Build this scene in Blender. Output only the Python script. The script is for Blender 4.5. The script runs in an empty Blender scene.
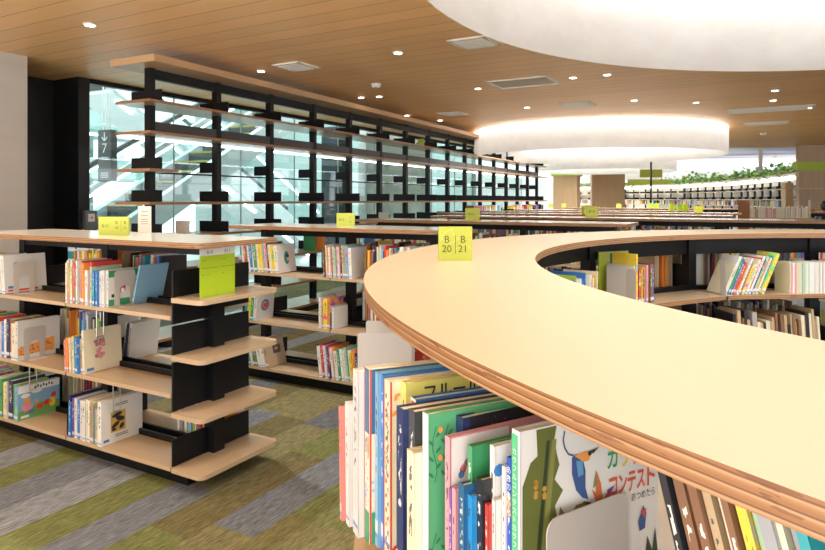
import bpy, math, random
from mathutils import Vector, Matrix
R = math.radians
sc = bpy.context.scene
col = sc.collection
rnd = random.Random(7)

# ------------------------------------------------------------------ camera, world, exposure
EYE = 1.51
cam_d = bpy.data.cameras.new('camera'); cam = bpy.data.objects.new('camera', cam_d); col.objects.link(cam)
cam.location = (0, 0, EYE); cam.rotation_euler = (R(90), 0, 0)
cam_d.sensor_width = 36; cam_d.lens = 36 * 640 / 825
cam_d.shift_y = -(275 - 199.5) / 825
cam_d.clip_start = 0.02; cam_d.clip_end = 200
sc.camera = cam
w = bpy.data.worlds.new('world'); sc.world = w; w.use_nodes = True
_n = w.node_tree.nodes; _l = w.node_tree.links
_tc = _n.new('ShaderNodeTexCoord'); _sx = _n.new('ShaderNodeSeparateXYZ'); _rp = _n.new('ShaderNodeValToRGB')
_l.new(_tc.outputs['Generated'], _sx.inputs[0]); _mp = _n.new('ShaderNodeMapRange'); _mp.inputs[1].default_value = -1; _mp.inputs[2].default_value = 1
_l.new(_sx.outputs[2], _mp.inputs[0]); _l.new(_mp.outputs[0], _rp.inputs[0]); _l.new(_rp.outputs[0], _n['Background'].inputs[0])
_rp.color_ramp.elements[0].position = 0.44; _rp.color_ramp.elements[0].color = (1.0, 0.985, 0.97, 1)      # lower half made brighter, added to light the ceiling from below
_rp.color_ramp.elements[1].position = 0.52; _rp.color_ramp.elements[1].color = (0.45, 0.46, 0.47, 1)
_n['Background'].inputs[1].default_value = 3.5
def area(name, loc, sx, sy, power, color, rot=(0, 0, 0)):
    d = bpy.data.lights.new(name, 'AREA'); d.shape = 'RECTANGLE'; d.size = sx; d.size_y = sy; d.energy = power; d.color = color
    o = bpy.data.objects.new(name, d); col.objects.link(o); o.location = loc; o.rotation_euler = rot; return o
area('atrium_fill_light', (-4.5, 14.5, 6.1), 6, 9, 480, (0.86, 0.96, 1.0), (0, 0, R(-29.4)))  # added fill light that brightens the atrium, no real roof window
area('high_ceiling_fill_light', (13.5, 29, 4.15), 7, 18, 220, (1, 0.97, 0.93))  # unseen fill light added to brighten the far high part of the room
sc.view_settings.view_transform = 'Standard'; sc.view_settings.look = 'None'
sc.view_settings.gamma = 1; sc.view_settings.use_curve_mapping = False
sc.view_settings.exposure = 0.50
DRUM_L = 1.45
RING_L = 9.0
SPOT_W = 60

# ------------------------------------------------------------------ frames
TH = R(29.4)
NV = Vector((math.sin(TH), math.cos(TH), 0)); UV = Vector((-math.cos(TH), math.sin(TH), 0))
def W(n, u, z=0): return NV * n + UV * u + Vector((0, 0, z))
def px(x, y, z):                                   # a photo pixel on the plane of height z
    Y = 640 * (EYE - z) / (y - 199.5); return Vector(((x - 412.5) / 640 * Y, Y, z))
CX, CY, RO, RI = 2.627, 1.967, 2.769, 2.210        # the round counter
TOPZ = 1.29

# ------------------------------------------------------------------ materials
MATS = {}
def mat(name, c, rough=0.5, metal=0.0, emis=None, es=1.0, spec=0.5):
    if name in MATS: return MATS[name]
    m = bpy.data.materials.new(name); m.use_nodes = True; b = m.node_tree.nodes['Principled BSDF']
    b.inputs['Base Color'].default_value = (*c, 1); b.inputs['Roughness'].default_value = rough
    b.inputs['Metallic'].default_value = metal; b.inputs['Specular IOR Level'].default_value = spec
    if emis:
        b.inputs['Emission Color'].default_value = (*emis, 1); b.inputs['Emission Strength'].default_value = es
    MATS[name] = m; return m
class NT:
    def __init__(s, m): s.m = m; s.t = m.node_tree; s.b = s.t.nodes['Principled BSDF']
    def n(s, ty, **k):
        d = s.t.nodes.new(ty)
        for a, v in k.items():
            if a.startswith('i_'): d.inputs[int(a[2:])].default_value = v
            else: setattr(d, a, v)
        return d
    def l(s, a, b): s.t.links.new(a, b)
    def math(s, op, a, b=None, c=None):
        d = s.n('ShaderNodeMath', operation=op)
        for i, v in enumerate((a, b, c)):
            if v is None: continue
            if isinstance(v, (int, float)): d.inputs[i].default_value = v
            else: s.l(v, d.inputs[i])
        return d.outputs[0]
    def mix(s, f, a, b, bt='MIX'):
        d = s.n('ShaderNodeMix', data_type='RGBA', blend_type=bt)
        for i, v in ((0, f), (6, a), (7, b)):
            if isinstance(v, (int, float)): d.inputs[i].default_value = v
            elif isinstance(v, tuple): d.inputs[i].default_value = (*v, 1)
            else: s.l(v, d.inputs[i])
        return d.outputs[2]
    def noise(s, vec, scale, detail=2, rough=0.5):
        d = s.n('ShaderNodeTexNoise'); d.inputs['Scale'].default_value = scale
        d.inputs['Detail'].default_value = detail; d.inputs['Roughness'].default_value = rough
        s.l(vec, d.inputs['Vector']); return d.outputs[0]
    def ramp(s, f, stops, interp='LINEAR'):
        d = s.n('ShaderNodeValToRGB'); d.color_ramp.interpolation = interp
        e = d.color_ramp.elements
        while len(e) > 1: e.remove(e[-1])
        e[0].position = stops[0][0]; e[0].color = (*stops[0][1], 1)
        for p, c in stops[1:]:
            q = e.new(p); q.color = (*c, 1)
        s.l(f, d.inputs[0]); return d.outputs[0]
    def mapped(s, out, scale=(1, 1, 1), rot=(0, 0, 0), loc=(0, 0, 0)):
        d = s.n('ShaderNodeMapping'); d.inputs['Scale'].default_value = scale
        d.inputs['Rotation'].default_value = rot; d.inputs['Location'].default_value = loc
        s.l(out, d.inputs['Vector']); return d.outputs[0]
    def bump(s, h, st, dist=0.01):
        d = s.n('ShaderNodeBump'); d.inputs['Strength'].default_value = st; d.inputs['Distance'].default_value = dist
        s.l(h, d.inputs['Height']); s.l(d.outputs[0], s.b.inputs['Normal'])

def wood(name, c1, c2, rough=0.3, axis=0, sc_=9):
    m = mat(name, c1, rough); t = NT(m); tc = t.n('ShaderNodeTexCoord')
    s = [sc_, sc_, sc_]; s[axis] = sc_ / 14
    v = t.mapped(tc.outputs['Object'], tuple(s))
    f = t.noise(v, 1.5, 5, 0.6)
    t.l(t.ramp(f, [(0.3, c1), (0.72, c2)]), t.b.inputs['Base Color']); return m
def ply(name):
    m = mat(name, (0.6, 0.35, 0.17), 0.45); t = NT(m); tc = t.n('ShaderNodeTexCoord')
    sep = t.n('ShaderNodeSeparateXYZ'); t.l(tc.outputs['Object'], sep.inputs[0])
    nz = t.noise(t.mapped(tc.outputs['Object'], (5, 5, 60)), 1.0, 3)
    z = t.math('ADD', sep.outputs[2], t.math('MULTIPLY', nz, 0.0045))
    f = t.math('FRACT', t.math('DIVIDE', z, 0.0105))
    c = t.ramp(f, [(0, (0.29, 0.135, 0.052)), (0.3, (0.37, 0.19, 0.08)), (0.5, (0.52, 0.31, 0.16)), (0.66, (0.12, 0.045, 0.018)), (0.8, (0.30, 0.14, 0.055)), (1, (0.29, 0.135, 0.052))])
    n2 = t.noise(t.mapped(tc.outputs['Object'], (12, 12, 90)), 1.0, 4)
    c = t.mix(t.math('MULTIPLY', t.math('GREATER_THAN', n2, 0.62), 0.5), c, (0.12, 0.04, 0.015))
    t.l(c, t.b.inputs['Base Color']); return m
M_TOP = wood('maple_veneer', (0.60, 0.465, 0.30), (0.56, 0.43, 0.265), 0.33, 1, 5)
M_TOP2 = wood('pale_counter_laminate', (0.64, 0.58, 0.49), (0.60, 0.54, 0.45), 0.15, 0, 5)
M_SHELF = wood('beech_shelf_board', (0.56, 0.41, 0.265), (0.51, 0.365, 0.225), 0.25, 0, 6)
M_OAK = wood('oak_panel', (0.44, 0.29, 0.16), (0.38, 0.24, 0.12), 0.4, 2, 8)
M_PLY = ply('plywood_edge')
M_BLK = mat('black_powder_coated_steel', (0.006, 0.0065, 0.008), 0.42, spec=0.25)
M_GREY = mat('dark_grey_steel', (0.045, 0.04, 0.042), 0.45)
M_LIME = mat('lime_card', (0.46, 0.52, 0.07), 0.5)
M_LIME2 = mat('bright_lime_card', (0.36, 0.50, 0.01), 0.5)
M_INK = mat('dark_olive_ink', (0.10, 0.09, 0.01), 0.6)
M_PAPER = mat('white_paper', (0.80, 0.79, 0.77), 0.6)
M_INKG = mat('grey_ink', (0.12, 0.12, 0.12), 0.6)
M_PAGES = mat('book_pages', (0.74, 0.70, 0.60), 0.8)
M_BEND = mat('ivory_enamelled_steel', (0.52, 0.49, 0.45), 0.4)
M_WHITE = mat('white_plaster', (0.80, 0.80, 0.78), 0.8)
M_LED = mat('led_tube', (1, 1, 1), 0.5, 0, (0.88, 0.95, 1.0), 5.0)
M_LEDF = mat('far_led_band', (1, 1, 1), 0.5, 0, (1, 0.98, 0.94), 3.0)

# ------------------------------------------------------------------ mesh building
class MB:
    def __init__(s): s.v = []; s.f = []; s.m = []; s.mats = []; s.c = []
    def mi(s, m):
        if m not in s.mats: s.mats.append(m)
        return s.mats.index(m)
    def add(s, vs, fs, m, color=None):
        o = len(s.v); s.v += [tuple(p) for p in vs]; i = s.mi(m)
        for f in fs: s.f.append(tuple(a + o for a in f)); s.m.append(i); s.c.append(color)
    def box(s, x0, x1, y0, y1, z0, z1, m, M=None, color=None):
        vs = [Vector(p) for p in ((x0,y0,z0),(x1,y0,z0),(x1,y1,z0),(x0,y1,z0),(x0,y0,z1),(x1,y0,z1),(x1,y1,z1),(x0,y1,z1))]
        if M: vs = [M @ p for p in vs]
        s.add(vs, [(0,3,2,1),(4,5,6,7),(0,1,5,4),(1,2,6,5),(2,3,7,6),(3,0,4,7)], m, color); return s
    def prism(s, pts, z0, z1, m, ms=None, M=None):          # outline (counter-clockwise) extruded upwards
        n = len(pts); vs = [Vector((p[0], p[1], z0)) for p in pts] + [Vector((p[0], p[1], z1)) for p in pts]
        if M: vs = [M @ p for p in vs]
        s.add(vs, [tuple(range(n))[::-1], tuple(range(n, 2 * n))], m)
        s.add(vs, [(i, (i + 1) % n, n + (i + 1) % n, n + i) for i in range(n)], ms or m); return s
    def cyl(s, x, y, z0, z1, r, m, seg=16, r1=None, M=None):
        r1 = r if r1 is None else r1
        vs = [Vector((x + r*math.cos(2*math.pi*i/seg), y + r*math.sin(2*math.pi*i/seg), z0)) for i in range(seg)]
        vs += [Vector((x + r1*math.cos(2*math.pi*i/seg), y + r1*math.sin(2*math.pi*i/seg), z1)) for i in range(seg)]
        if M: vs = [M @ p for p in vs]
        s.add(vs, [tuple(range(seg))[::-1], tuple(range(seg, 2*seg))] + [(i, (i+1)%seg, seg+(i+1)%seg, seg+i) for i in range(seg)], m); return s
    def bar(s, a, b, w_, h, m):                              # square bar between two points
        a = Vector(a); b = Vector(b); d = (b - a).normalized()
        side = d.cross(Vector((0, 0, 1)))
        if side.length < 1e-4: side = Vector((1, 0, 0))
        side.normalize(); up = side.cross(d); vs = []
        for p in (a, b):
            for i, j in ((-1,-1),(1,-1),(1,1),(-1,1)): vs.append(p + side*i*w_/2 + up*j*h/2)
        s.add(vs, [(0,1,2,3),(7,6,5,4),(0,4,5,1),(1,5,6,2),(2,6,7,3),(3,7,4,0)], m); return s
    def build(s, name, parent=None, smooth=False, bevel=0, loc=None, rotz=0, fix=True):
        me = bpy.data.meshes.new(name); me.from_pydata(s.v, [], s.f)
        for m in s.mats: me.materials.append(m)
        me.polygons.foreach_set('material_index', s.m)
        if any(c is not None for c in s.c):
            a = me.color_attributes.new('Col', 'FLOAT_COLOR', 'CORNER')
            for p, c in zip(me.polygons, s.c):
                for li in p.loop_indices: a.data[li].color = (*c, 1)
        me.update()
        if fix:
            import bmesh
            bm = bmesh.new(); bm.from_mesh(me); bmesh.ops.recalc_face_normals(bm, faces=bm.faces); bm.to_mesh(me); bm.free()
        if smooth:
            me.polygons.foreach_set('use_smooth', [True] * len(me.polygons))
        o = bpy.data.objects.new(name, me); col.objects.link(o)
        if parent: o.parent = parent
        if loc is not None: o.location = loc
        o.rotation_euler.z = rotz
        if bevel:
            b = o.modifiers.new('bevel', 'BEVEL'); b.width = bevel; b.segments = 2; b.limit_method = 'ANGLE'
        return o
def tag(o, label=None, cat=None, group=None, kind=None):
    if label: o['label'] = label
    if cat: o['category'] = cat
    if group: o['group'] = group
    if kind: o['kind'] = kind
    return o
def empty(name, loc=(0,0,0), rz=0.0, label=None, cat=None, group=None):
    o = bpy.data.objects.new(name, None); col.objects.link(o); o.empty_display_size = 0.1
    o.location = loc; o.rotation_euler = (0, 0, rz); return tag(o, label, cat, group)
def struct(mb, name, **k): return tag(mb.build(name, **k), kind='structure')
_tc = {}
def text_into(mb, txt, size, m, M, width=None, bold=0.0):               # flat lettering added to a mesh, centred on M's origin, in its XY plane
    if (txt, bold) not in _tc:
        cu = bpy.data.curves.new('t', 'FONT'); cu.body = txt; cu.size = 1; cu.align_x = 'CENTER'; cu.align_y = 'CENTER'; cu.resolution_u = 3; cu.offset = bold
        ob = bpy.data.objects.new('t', cu); col.objects.link(ob)
        me = bpy.data.meshes.new_from_object(ob.evaluated_get(bpy.context.evaluated_depsgraph_get()))
        _tc[(txt, bold)] = ([v.co.copy() for v in me.vertices], [tuple(p.vertices) for p in me.polygons])
        bpy.data.objects.remove(ob); bpy.data.curves.remove(cu); bpy.data.meshes.remove(me)
    vs, fs = _tc[(txt, bold)]
    if not vs: return
    w0 = max(v.x for v in vs) - min(v.x for v in vs); sx = size if not width else width / w0
    mb.add([M @ Vector((v.x * sx, v.y * size, 0)) for v in vs], fs, m)
GRZ = -TH
def vert_plane(o, right, up=Vector((0, 0, 1))):                # matrix whose X = right, Y = up
    r = Vector(right).normalized(); n = r.cross(up)
    M = Matrix((( r.x, up.x, n.x, o[0]), (r.y, up.y, n.y, o[1]), (r.z, up.z, n.z, o[2]), (0,0,0,1))); return M
def stroke(mb, pts, w_, m, M):                                # a brush stroke in the plane of M
    P = [Vector((p[0], p[1], 0)) for p in pts]
    for i in range(len(P) - 1):
        d = (P[i+1] - P[i]).normalized(); q = Vector((-d.y, d.x, 0)) * w_ / 2
        mb.add([M @ (P[i] - q), M @ (P[i+1] - q), M @ (P[i+1] + q), M @ (P[i] + q)], [(0, 1, 2, 3)], m)
def blob(mb, x, y, rx, ry, m, M, seg=12, rot=0.0, z=0.0):
    ca, sa = math.cos(rot), math.sin(rot)
    vs = []
    for i in range(seg):
        a = 2*math.pi*i/seg; X = rx*math.cos(a); Y = ry*math.sin(a)
        vs.append(M @ Vector((x + X*ca - Y*sa, y + X*sa + Y*ca, z)))
    mb.add(vs, [tuple(range(seg))], m)
def poly(mb, pts, m, M, z=0.0): mb.add([M @ Vector((p[0], p[1], z)) for p in pts], [tuple(range(len(pts)))], m)

# ------------------------------------------------------------------ floor and ceiling
m = mat('carpet_planks', (0.3, 0.3, 0.1), 0.95, spec=0.1); t = NT(m); tc = t.n('ShaderNodeTexCoord')
v = t.mapped(tc.outputs['Object'], rot=(0, 0, TH))            # x across the planks, y along them
sep = t.n('ShaderNodeSeparateXYZ'); t.l(v, sep.inputs[0])
row = t.math('FLOOR', t.math('DIVIDE', t.math('ADD', sep.outputs[0], 0.02), 0.25))
wn = t.n('ShaderNodeTexWhiteNoise', noise_dimensions='1D'); t.l(row, wn.inputs['W'])
cl = t.math('FLOOR', t.math('ADD', sep.outputs[1], t.math('MULTIPLY', wn.outputs[0], 4.0)))
cmb = t.n('ShaderNodeCombineXYZ'); t.l(row, cmb.inputs[0]); t.l(cl, cmb.inputs[1])
w2 = t.n('ShaderNodeTexWhiteNoise', noise_dimensions='2D'); t.l(cmb.outputs[0], w2.inputs[0])
base = t.ramp(w2.outputs[0], [(0, (0.165, 0.145, 0.07)), (0.22, (0.20, 0.185, 0.085)), (0.40, (0.175, 0.20, 0.075)), (0.52, (0.235, 0.215, 0.11)), (0.66, (0.18, 0.205, 0.26)), (0.82, (0.27, 0.30, 0.36)), (0.92, (0.135, 0.15, 0.19))], 'CONSTANT')
st = t.noise(t.mapped(v, (70, 1.6, 1)), 1.0, 4, 0.7)
fine = t.noise(t.mapped(v, (260, 30, 1)), 1.0, 2)
c = t.mix(t.math('MULTIPLY', t.math('SUBTRACT', st, 0.36), 1.5), base, (0.085, 0.08, 0.05))
st2 = t.noise(t.mapped(v, (50, 1.3, 1), loc=(5, 3, 0)), 1.0, 2)
c = t.mix(t.ramp(st2, [(0.5, (0,)*3), (0.75, (0.22,)*3)]), c, (0.30, 0.30, 0.20))
c = t.mix(t.math('MULTIPLY', fine, 0.45), c, (0.50, 0.47, 0.36), 'SOFT_LIGHT')
gr = t.noise(t.mapped(v, (170, 14, 1), loc=(2, 7, 0)), 1.0, 3, 0.7)
c = t.mix(0.55, c, t.ramp(gr, [(0.36, (0.12,)*3), (0.64, (0.88,)*3)]), 'OVERLAY')
t.l(c, t.b.inputs['Base Color']); t.bump(fine, 0.35, 0.003); M_CARPET = m
mb = MB(); P = [W(-1.3, 8.3), W(-1.3, -22), W(50, -22), W(50, 8.3)]
mb.prism([(p.x, p.y) for p in P][::-1], -0.1, 0, M_CARPET); struct(mb, 'floor')

def ceilmat(name, c1, c2, along_u, width):
    m = mat(name, c1, 0.42); t = NT(m); tc = t.n('ShaderNodeTexCoord')
    v = t.mapped(tc.outputs['Object'], rot=(0, 0, TH)); sep = t.n('ShaderNodeSeparateXYZ'); t.l(v, sep.inputs[0])
    d = t.math('DIVIDE', sep.outputs[1], width); fr = t.math('FRACT', d); idx = t.math('FLOOR', d)
    wn = t.n('ShaderNodeTexWhiteNoise', noise_dimensions='1D'); t.l(idx, wn.inputs['W'])
    g = t.noise(t.mapped(v, (1.2, 34, 1)), 1.0, 4, 0.6)
    c = t.ramp(g, [(0.3, c1), (0.75, c2)])
    c = t.mix(t.math('MULTIPLY', wn.outputs[0], 0.22), c, (c2[0]*0.62, c2[1]*0.60, c2[2]*0.55))
    seam = t.math('LESS_THAN', fr, 0.03)
    c = t.mix(seam, c, (c1[0]*0.25, c1[1]*0.22, c1[2]*0.2))
    t.l(c, t.b.inputs['Base Color']); return m
M_CEIL = ceilmat('oak_ceiling_boards', (0.92, 0.56, 0.255), (0.84, 0.49, 0.20), True, 0.25)
CZ = 3.05
mb = MB()
_c = [W(5.085, 7.66), W(5.085, 8.62), W(-2, 8.62)]
mb.prism([(-8.6, -3), (22, -3), (22, 19), (9.1, 19), (9.1, 31.7)] + [(q.x, q.y) for q in _c], CZ, CZ + 0.12, M_CEIL); struct(mb, 'ceiling')
m = mat('painted_high_ceiling', (0.7, 0.72, 0.78), 0.8); t = NT(m); tc = t.n('ShaderNodeTexCoord')
g = t.noise(t.mapped(tc.outputs['Object'], (0.05, 0.22, 1), rot=(0, 0, 0.35)), 1.0, 2)
t.l(t.ramp(g, [(0.40, (0.80, 0.79, 0.78)), (0.52, (0.62, 0.65, 0.75)), (0.60, (0.18, 0.23, 0.50)), (0.66, (0.75, 0.75, 0.78)), (0.8, (0.45, 0.42, 0.45))]), t.b.inputs['Base Color'])
mb = MB(); mb.box(9.2, 70, 19.3, 95, 4.2, 4.3, m); struct(mb, 'ceiling_high')
mb = MB(); mb.box(9.2, 90, 60, 60.2, 0, 4.2, mat('far_end_wall', (0.30, 0.29, 0.28), 0.8)); struct(mb, 'wall_far_end')
mb = MB(); mb.box(9.1, 40, 19.0, 19.1, 3.17, 4.2, M_OAK); mb.box(9.1, 9.2, 19.1, 40, 3.17, 4.2, M_WHITE); struct(mb, 'trim_1')

# ------------------------------------------------------------------ left walls
m = mat('beige_wall_panel', (0.55, 0.50, 0.45), 0.7); t = NT(m); tc = t.n('ShaderNodeTexCoord')
t.l(t.ramp(t.noise(t.mapped(tc.outputs['Object'], (0.4, 0.4, 6)), 1.0, 2), [(0.3, (0.56, 0.51, 0.46)), (0.7, (0.52, 0.475, 0.43))]), t.b.inputs['Base Color'])
def grid_box(n0, n1, u0, u1, z0, z1, m_, mb=None):
    mb = mb or MB(); P = [W(n0, u0), W(n0, u1), W(n1, u1), W(n1, u0)]
    mb.prism([(p.x, p.y) for p in P], z0, z1, m_); return mb
struct(grid_box(-4, 3.97, 7.0, 8.6, 0, CZ, m), 'wall_left')
M_BP = wood('black_wall_panel', (0.006, 0.006, 0.008), (0.011, 0.011, 0.013), 0.5, 0, 3)
mb = grid_box(3.97, 4.93, 8.1, 8.6, 0, CZ, M_BP); grid_box(4.93, 5.08, 7.58, 8.6, 0, CZ, M_BP, mb)
struct(mb, 'wall_corner')
d = struct(grid_box(4.10, 4.85, 8.06, 8.1, 0, 2.35, M_BP), 'door_1')
k = MB(); p = W(4.42, 8.03, 1.22); k.cyl(0, 0, -0.03, 0.03, 0.032, mat('brushed_steel', (0.5, 0.5, 0.5), 0.3, 1.0), 16, M=Matrix.Translation(p) @ Matrix.Rotation(R(90), 4, NV))
k.build('door_handle', d)
# thermostat plate on the black pier
t_ = empty('wall_switch', W(5.065, 7.55, 1.24), GRZ, 'small grey intercom panel mounted on black pier left of the glass wall', 'switch')
mb = MB().box(-0.03, 0.03, -0.08, 0.08, -0.13, 0.13, mat('grey_plastic', (0.16, 0.17, 0.19), 0.5)); mb.build('housing', t_, bevel=0.006)
mb = MB().box(-0.02 + 0.05, 0.033, -0.045, 0.045, -0.01, 0.09, M_PAPER).box(0.033, 0.035, -0.01, 0.015, 0.03, 0.05, mat('red_mark', (0.6, 0.05, 0.04))); mb.build('screen', t_)

# ------------------------------------------------------------------ glass wall and the atrium behind
mg = bpy.data.materials.new('clear_glass'); mg.use_nodes = True; t = mg.node_tree; t.nodes.clear()
o_ = t.nodes.new('ShaderNodeOutputMaterial'); a_ = t.nodes.new('ShaderNodeBsdfTransparent'); b_ = t.nodes.new('ShaderNodeBsdfGlossy'); x_ = t.nodes.new('ShaderNodeMixShader')
a_.inputs[0].default_value = (0.86, 0.95, 0.94, 1); b_.inputs['Roughness'].default_value = 0.03; x_.inputs[0].default_value = 0.07
t.links.new(a_.outputs[0], x_.inputs[1]); t.links.new(b_.outputs[0], x_.inputs[2]); t.links.new(x_.outputs[0], o_.inputs[0])
GU = 7.62
M_JOINT = mat('glass_joint', (0.35, 0.48, 0.48), 0.4)
for i in range(12):
    n0 = 5.09 + i * 1.35
    g = struct(grid_box(n0, n0 + 1.335, GU, GU + 0.012, 0.06, 2.99, mg), 'window_%d' % (i + 1))
    grid_box(n0 + 1.335, n0 + 1.35, GU - 0.004, GU + 0.016, 0.06, 2.99, M_JOINT).build('window_joint', g)
mb = grid_box(5.09, 21.4, GU - 0.04, GU + 0.05, 2.99, CZ, M_BLK); grid_box(5.09, 21.4, GU - 0.04, GU + 0.05, 0, 0.06, M_BLK, mb)
struct(mb, 'trim_2')
M_AW = mat('atrium_wall', (0.50, 0.60, 0.58), 0.6); M_AF = mat('atrium_floor', (0.50, 0.52, 0.50), 0.3)
struct(grid_box(0, 40, 8.62, 24, -0.1, 0.0, M_AF), 'floor_atrium')
mb = grid_box(0, 13, 19.2, 19.5, 0, 8, M_AW); struct(mb, 'wall_atrium')
mb = grid_box(17.2, 17.5, 7.7, 19.2, 0, 8, M_AW); struct(mb, 'wall_atrium_end')
mb = grid_box(11.9, 15.0, 7.9, 8.1, 0, 3.05, M_WHITE); struct(mb, 'wall_behind_shelf')
mb = grid_box(10.95, 11.35, 8.0, 8.4, 0, 3.05, mat('slate_blue_panel', (0.03, 0.05, 0.065), 0.5)); struct(mb, 'trim_3')
M_LEAF = mat('green_leaf', (0.14, 0.33, 0.07), 0.5)
M_LIT = mat('atrium_ceiling_light', (1, 1, 1), 0.5, 0, (0.85, 0.95, 1.0), 4.0)
# floor slabs (galleries) across the atrium
for j, z in enumerate((2.10, 3.45)):
    mb = grid_box(4, 17, 16.4, 19.2, z, z + 0.55, M_AW); struct(mb, 'trim_%d' % (4 + j))
    e = struct(grid_box(4, 12, 16.3, 16.34, z + 0.55, z + 1.45, mg), 'window_%d' % (20 + j))
struct(grid_box(0, 17, 8.7, 19.2, 6.2, 6.3, M_AW), 'ceiling_atrium')
for i, (n0, u0, z0) in enumerate([(4, 9.6, 6.12), (8, 9.6, 6.12), (12, 9.6, 6.12), (5, 13, 6.12), (10, 13, 6.12), (7, 17.2, 3.38), (11, 17.2, 3.38), (8, 17.2, 2.03), (13, 17.0, 2.03)]):
    L = 2.6
    o = grid_box(n0, n0 + L, u0, u0 + (1.2 if z0 > 5 else 0.16), z0, z0 + 0.05, M_LIT).build('ceiling_light')
    tag(o, ['long light panel on the atrium ceiling beyond the glass, near row, left end','long light panel on the atrium ceiling beyond the glass, near row, middle','long light panel on the atrium ceiling beyond the glass, near row, right end','long light panel on the atrium ceiling beyond the glass, far row, left','long light panel on the atrium ceiling beyond the glass, far row, right','slim light line under the upper atrium gallery, left','slim light line under the upper atrium gallery, right','slim light line under the lower atrium gallery, left','slim light line under the lower atrium gallery, right'][i], 'light', 'atrium lights beyond the glass')
def escalator(n0, z0, n1, z1, u0, label, lit):
    e = empty('escalator', W((n0 + n1) / 2, u0, 0), GRZ, label, 'escalator')
    c0 = W((n0 + n1) / 2, u0, 0); toL = Matrix.Rotation(TH, 4, 'Z') @ Matrix.Translation(-c0)
    def S(n, u, z): return toL @ W(n, u, z)
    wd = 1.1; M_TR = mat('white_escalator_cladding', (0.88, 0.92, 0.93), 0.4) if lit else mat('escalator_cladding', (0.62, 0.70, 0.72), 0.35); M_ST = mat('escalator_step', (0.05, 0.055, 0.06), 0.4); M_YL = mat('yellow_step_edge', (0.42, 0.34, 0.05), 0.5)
    mb = MB()
    for du in (0, wd):
        a = S(n0, u0 + du, z0); b = S(n1, u0 + du, z1)
        mb.bar(a + Vector((0, 0, -0.15)), b + Vector((0, 0, -0.15)), 0.14, 0.42, M_TR)
    a = S(n0, u0 + wd/2, z0 - 0.36); b = S(n1, u0 + wd/2, z1 - 0.36); mb.bar(a, b, wd, 0.1, M_TR)
    mb.build('truss', e)
    k_ = int(abs(z1 - z0) / 0.2); s = MB(); yl = MB()
    for i in range(k_):
        f = (i + 0.5) / k_; q = S(n0 + (n1 - n0) * f, u0 + wd/2, z0 + (z1 - z0) * f - 0.12)
        s.box(q.x - wd/2 + 0.08, q.x + wd/2 - 0.08, q.y - 0.2, q.y + 0.2, q.z - 0.1, q.z + 0.1, M_ST)
        yy = q.y - 0.2 if z1 > z0 else q.y + 0.2
        s.box(q.x - wd/2 + 0.1, q.x + wd/2 - 0.1, yy - 0.012, yy + 0.012, q.z + 0.07, q.z + 0.103, M_YL)
    s.build('steps', e)
    for du in (0, wd):
        a = S(n0, u0 + du, z0); b = S(n1, u0 + du, z1); g = MB()
        g.add([a + Vector((0,0,0.06)), b + Vector((0,0,0.06)), b + Vector((0,0,0.85)), a + Vector((0,0,0.85))], [(0,1,2,3)], mg)
        g.build('balustrade', e, fix=False)
        h = MB(); h.bar(a + Vector((0,0,0.9)), b + Vector((0,0,0.9)), 0.08, 0.07, M_ST if du else mat('steel_handrail', (0.6, 0.66, 0.68), 0.3, 0.6)); h.build('handrail', e)
        h = MB(); h.bar(a + Vector((0,0,0.80)), b + Vector((0,0,0.80)), 0.03, 0.03, M_LIT); h.build('light_strip', e)
    if lit:
        n = 9
        for i in range(n):
            f0 = (i + 0.25) / n; f1 = (i + 0.75) / n
            h = MB(); h.bar(S(n0+(n1-n0)*f0, u0 + 0.2, z0+(z1-z0)*f0-0.43), S(n0+(n1-n0)*f1, u0 + 0.2, z0+(z1-z0)*f1-0.43), 0.07, 0.04, M_LED); h.build('soffit_light', e)
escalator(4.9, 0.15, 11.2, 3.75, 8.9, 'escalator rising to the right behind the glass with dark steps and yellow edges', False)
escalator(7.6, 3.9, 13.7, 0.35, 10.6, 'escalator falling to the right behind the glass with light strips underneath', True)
for i, (n_, u_, z_) in enumerate([(6.5, 16.3, 2.65), (6.5, 16.3, 4.0)]):
    mb = MB()
    r2 = random.Random(i)
    for q in range(500):
        c0 = W(n_ + r2.uniform(-1.9, 1.9), u_ + r2.uniform(-0.18, 0.0) - 0.1, z_ + r2.uniform(-0.15, 0.22))
        a = r2.uniform(0, 6.3); s_ = 0.07; d1 = Vector((math.cos(a), math.sin(a), r2.uniform(-0.5, 0.7))) * s_; d2 = Vector((-math.sin(a), math.cos(a), r2.uniform(-0.3, 0.3))) * s_ * 0.5
        mb.add([c0, c0 + d1*0.5 + d2, c0 + d1, c0 + d1*0.5 - d2], [(0,1,2,3)], M_LEAF)
    tag(mb.build('hanging_greenery', fix=False), ['leafy green planting along the lower atrium gallery beyond the glass', 'leafy green planting along the upper atrium gallery beyond the glass'][i], 'plants', kind='stuff')
# direction sign seen through the glass
s_ = empty('direction_sign', W(6.05, 8.6, 1.88), GRZ + R(12), 'tall grey hanging sign with a down arrow and 7, seen through the glass', 'sign')
M_SG = mat('sign_grey', (0.07, 0.08, 0.085), 0.5); M_SW = mat('sign_white', (0.85, 0.87, 0.87), 0.5)
MB().box(-0.125, 0.125, -0.06, 0.06, -0.10, 0.66, M_SG).build('sign_board', s_, bevel=0.01)
mb = MB(); Mp = vert_plane((0, -0.063, 0), (1, 0, 0))
text_into(mb, '7', 0.20, M_SW, Mp @ Matrix.Translation((0, 0.38, 0)))
stroke(mb, [(0, 0.62), (0, 0.50)], 0.02, M_SW, Mp); stroke(mb, [(-0.05, 0.55), (0, 0.495), (0.05, 0.55)], 0.02, M_SW, Mp)
for y_ in (0.25, 0.22, 0.02, -0.01, -0.04): stroke(mb, [(-0.07, y_), (0.07, y_)], 0.011, M_SW, Mp)
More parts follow.
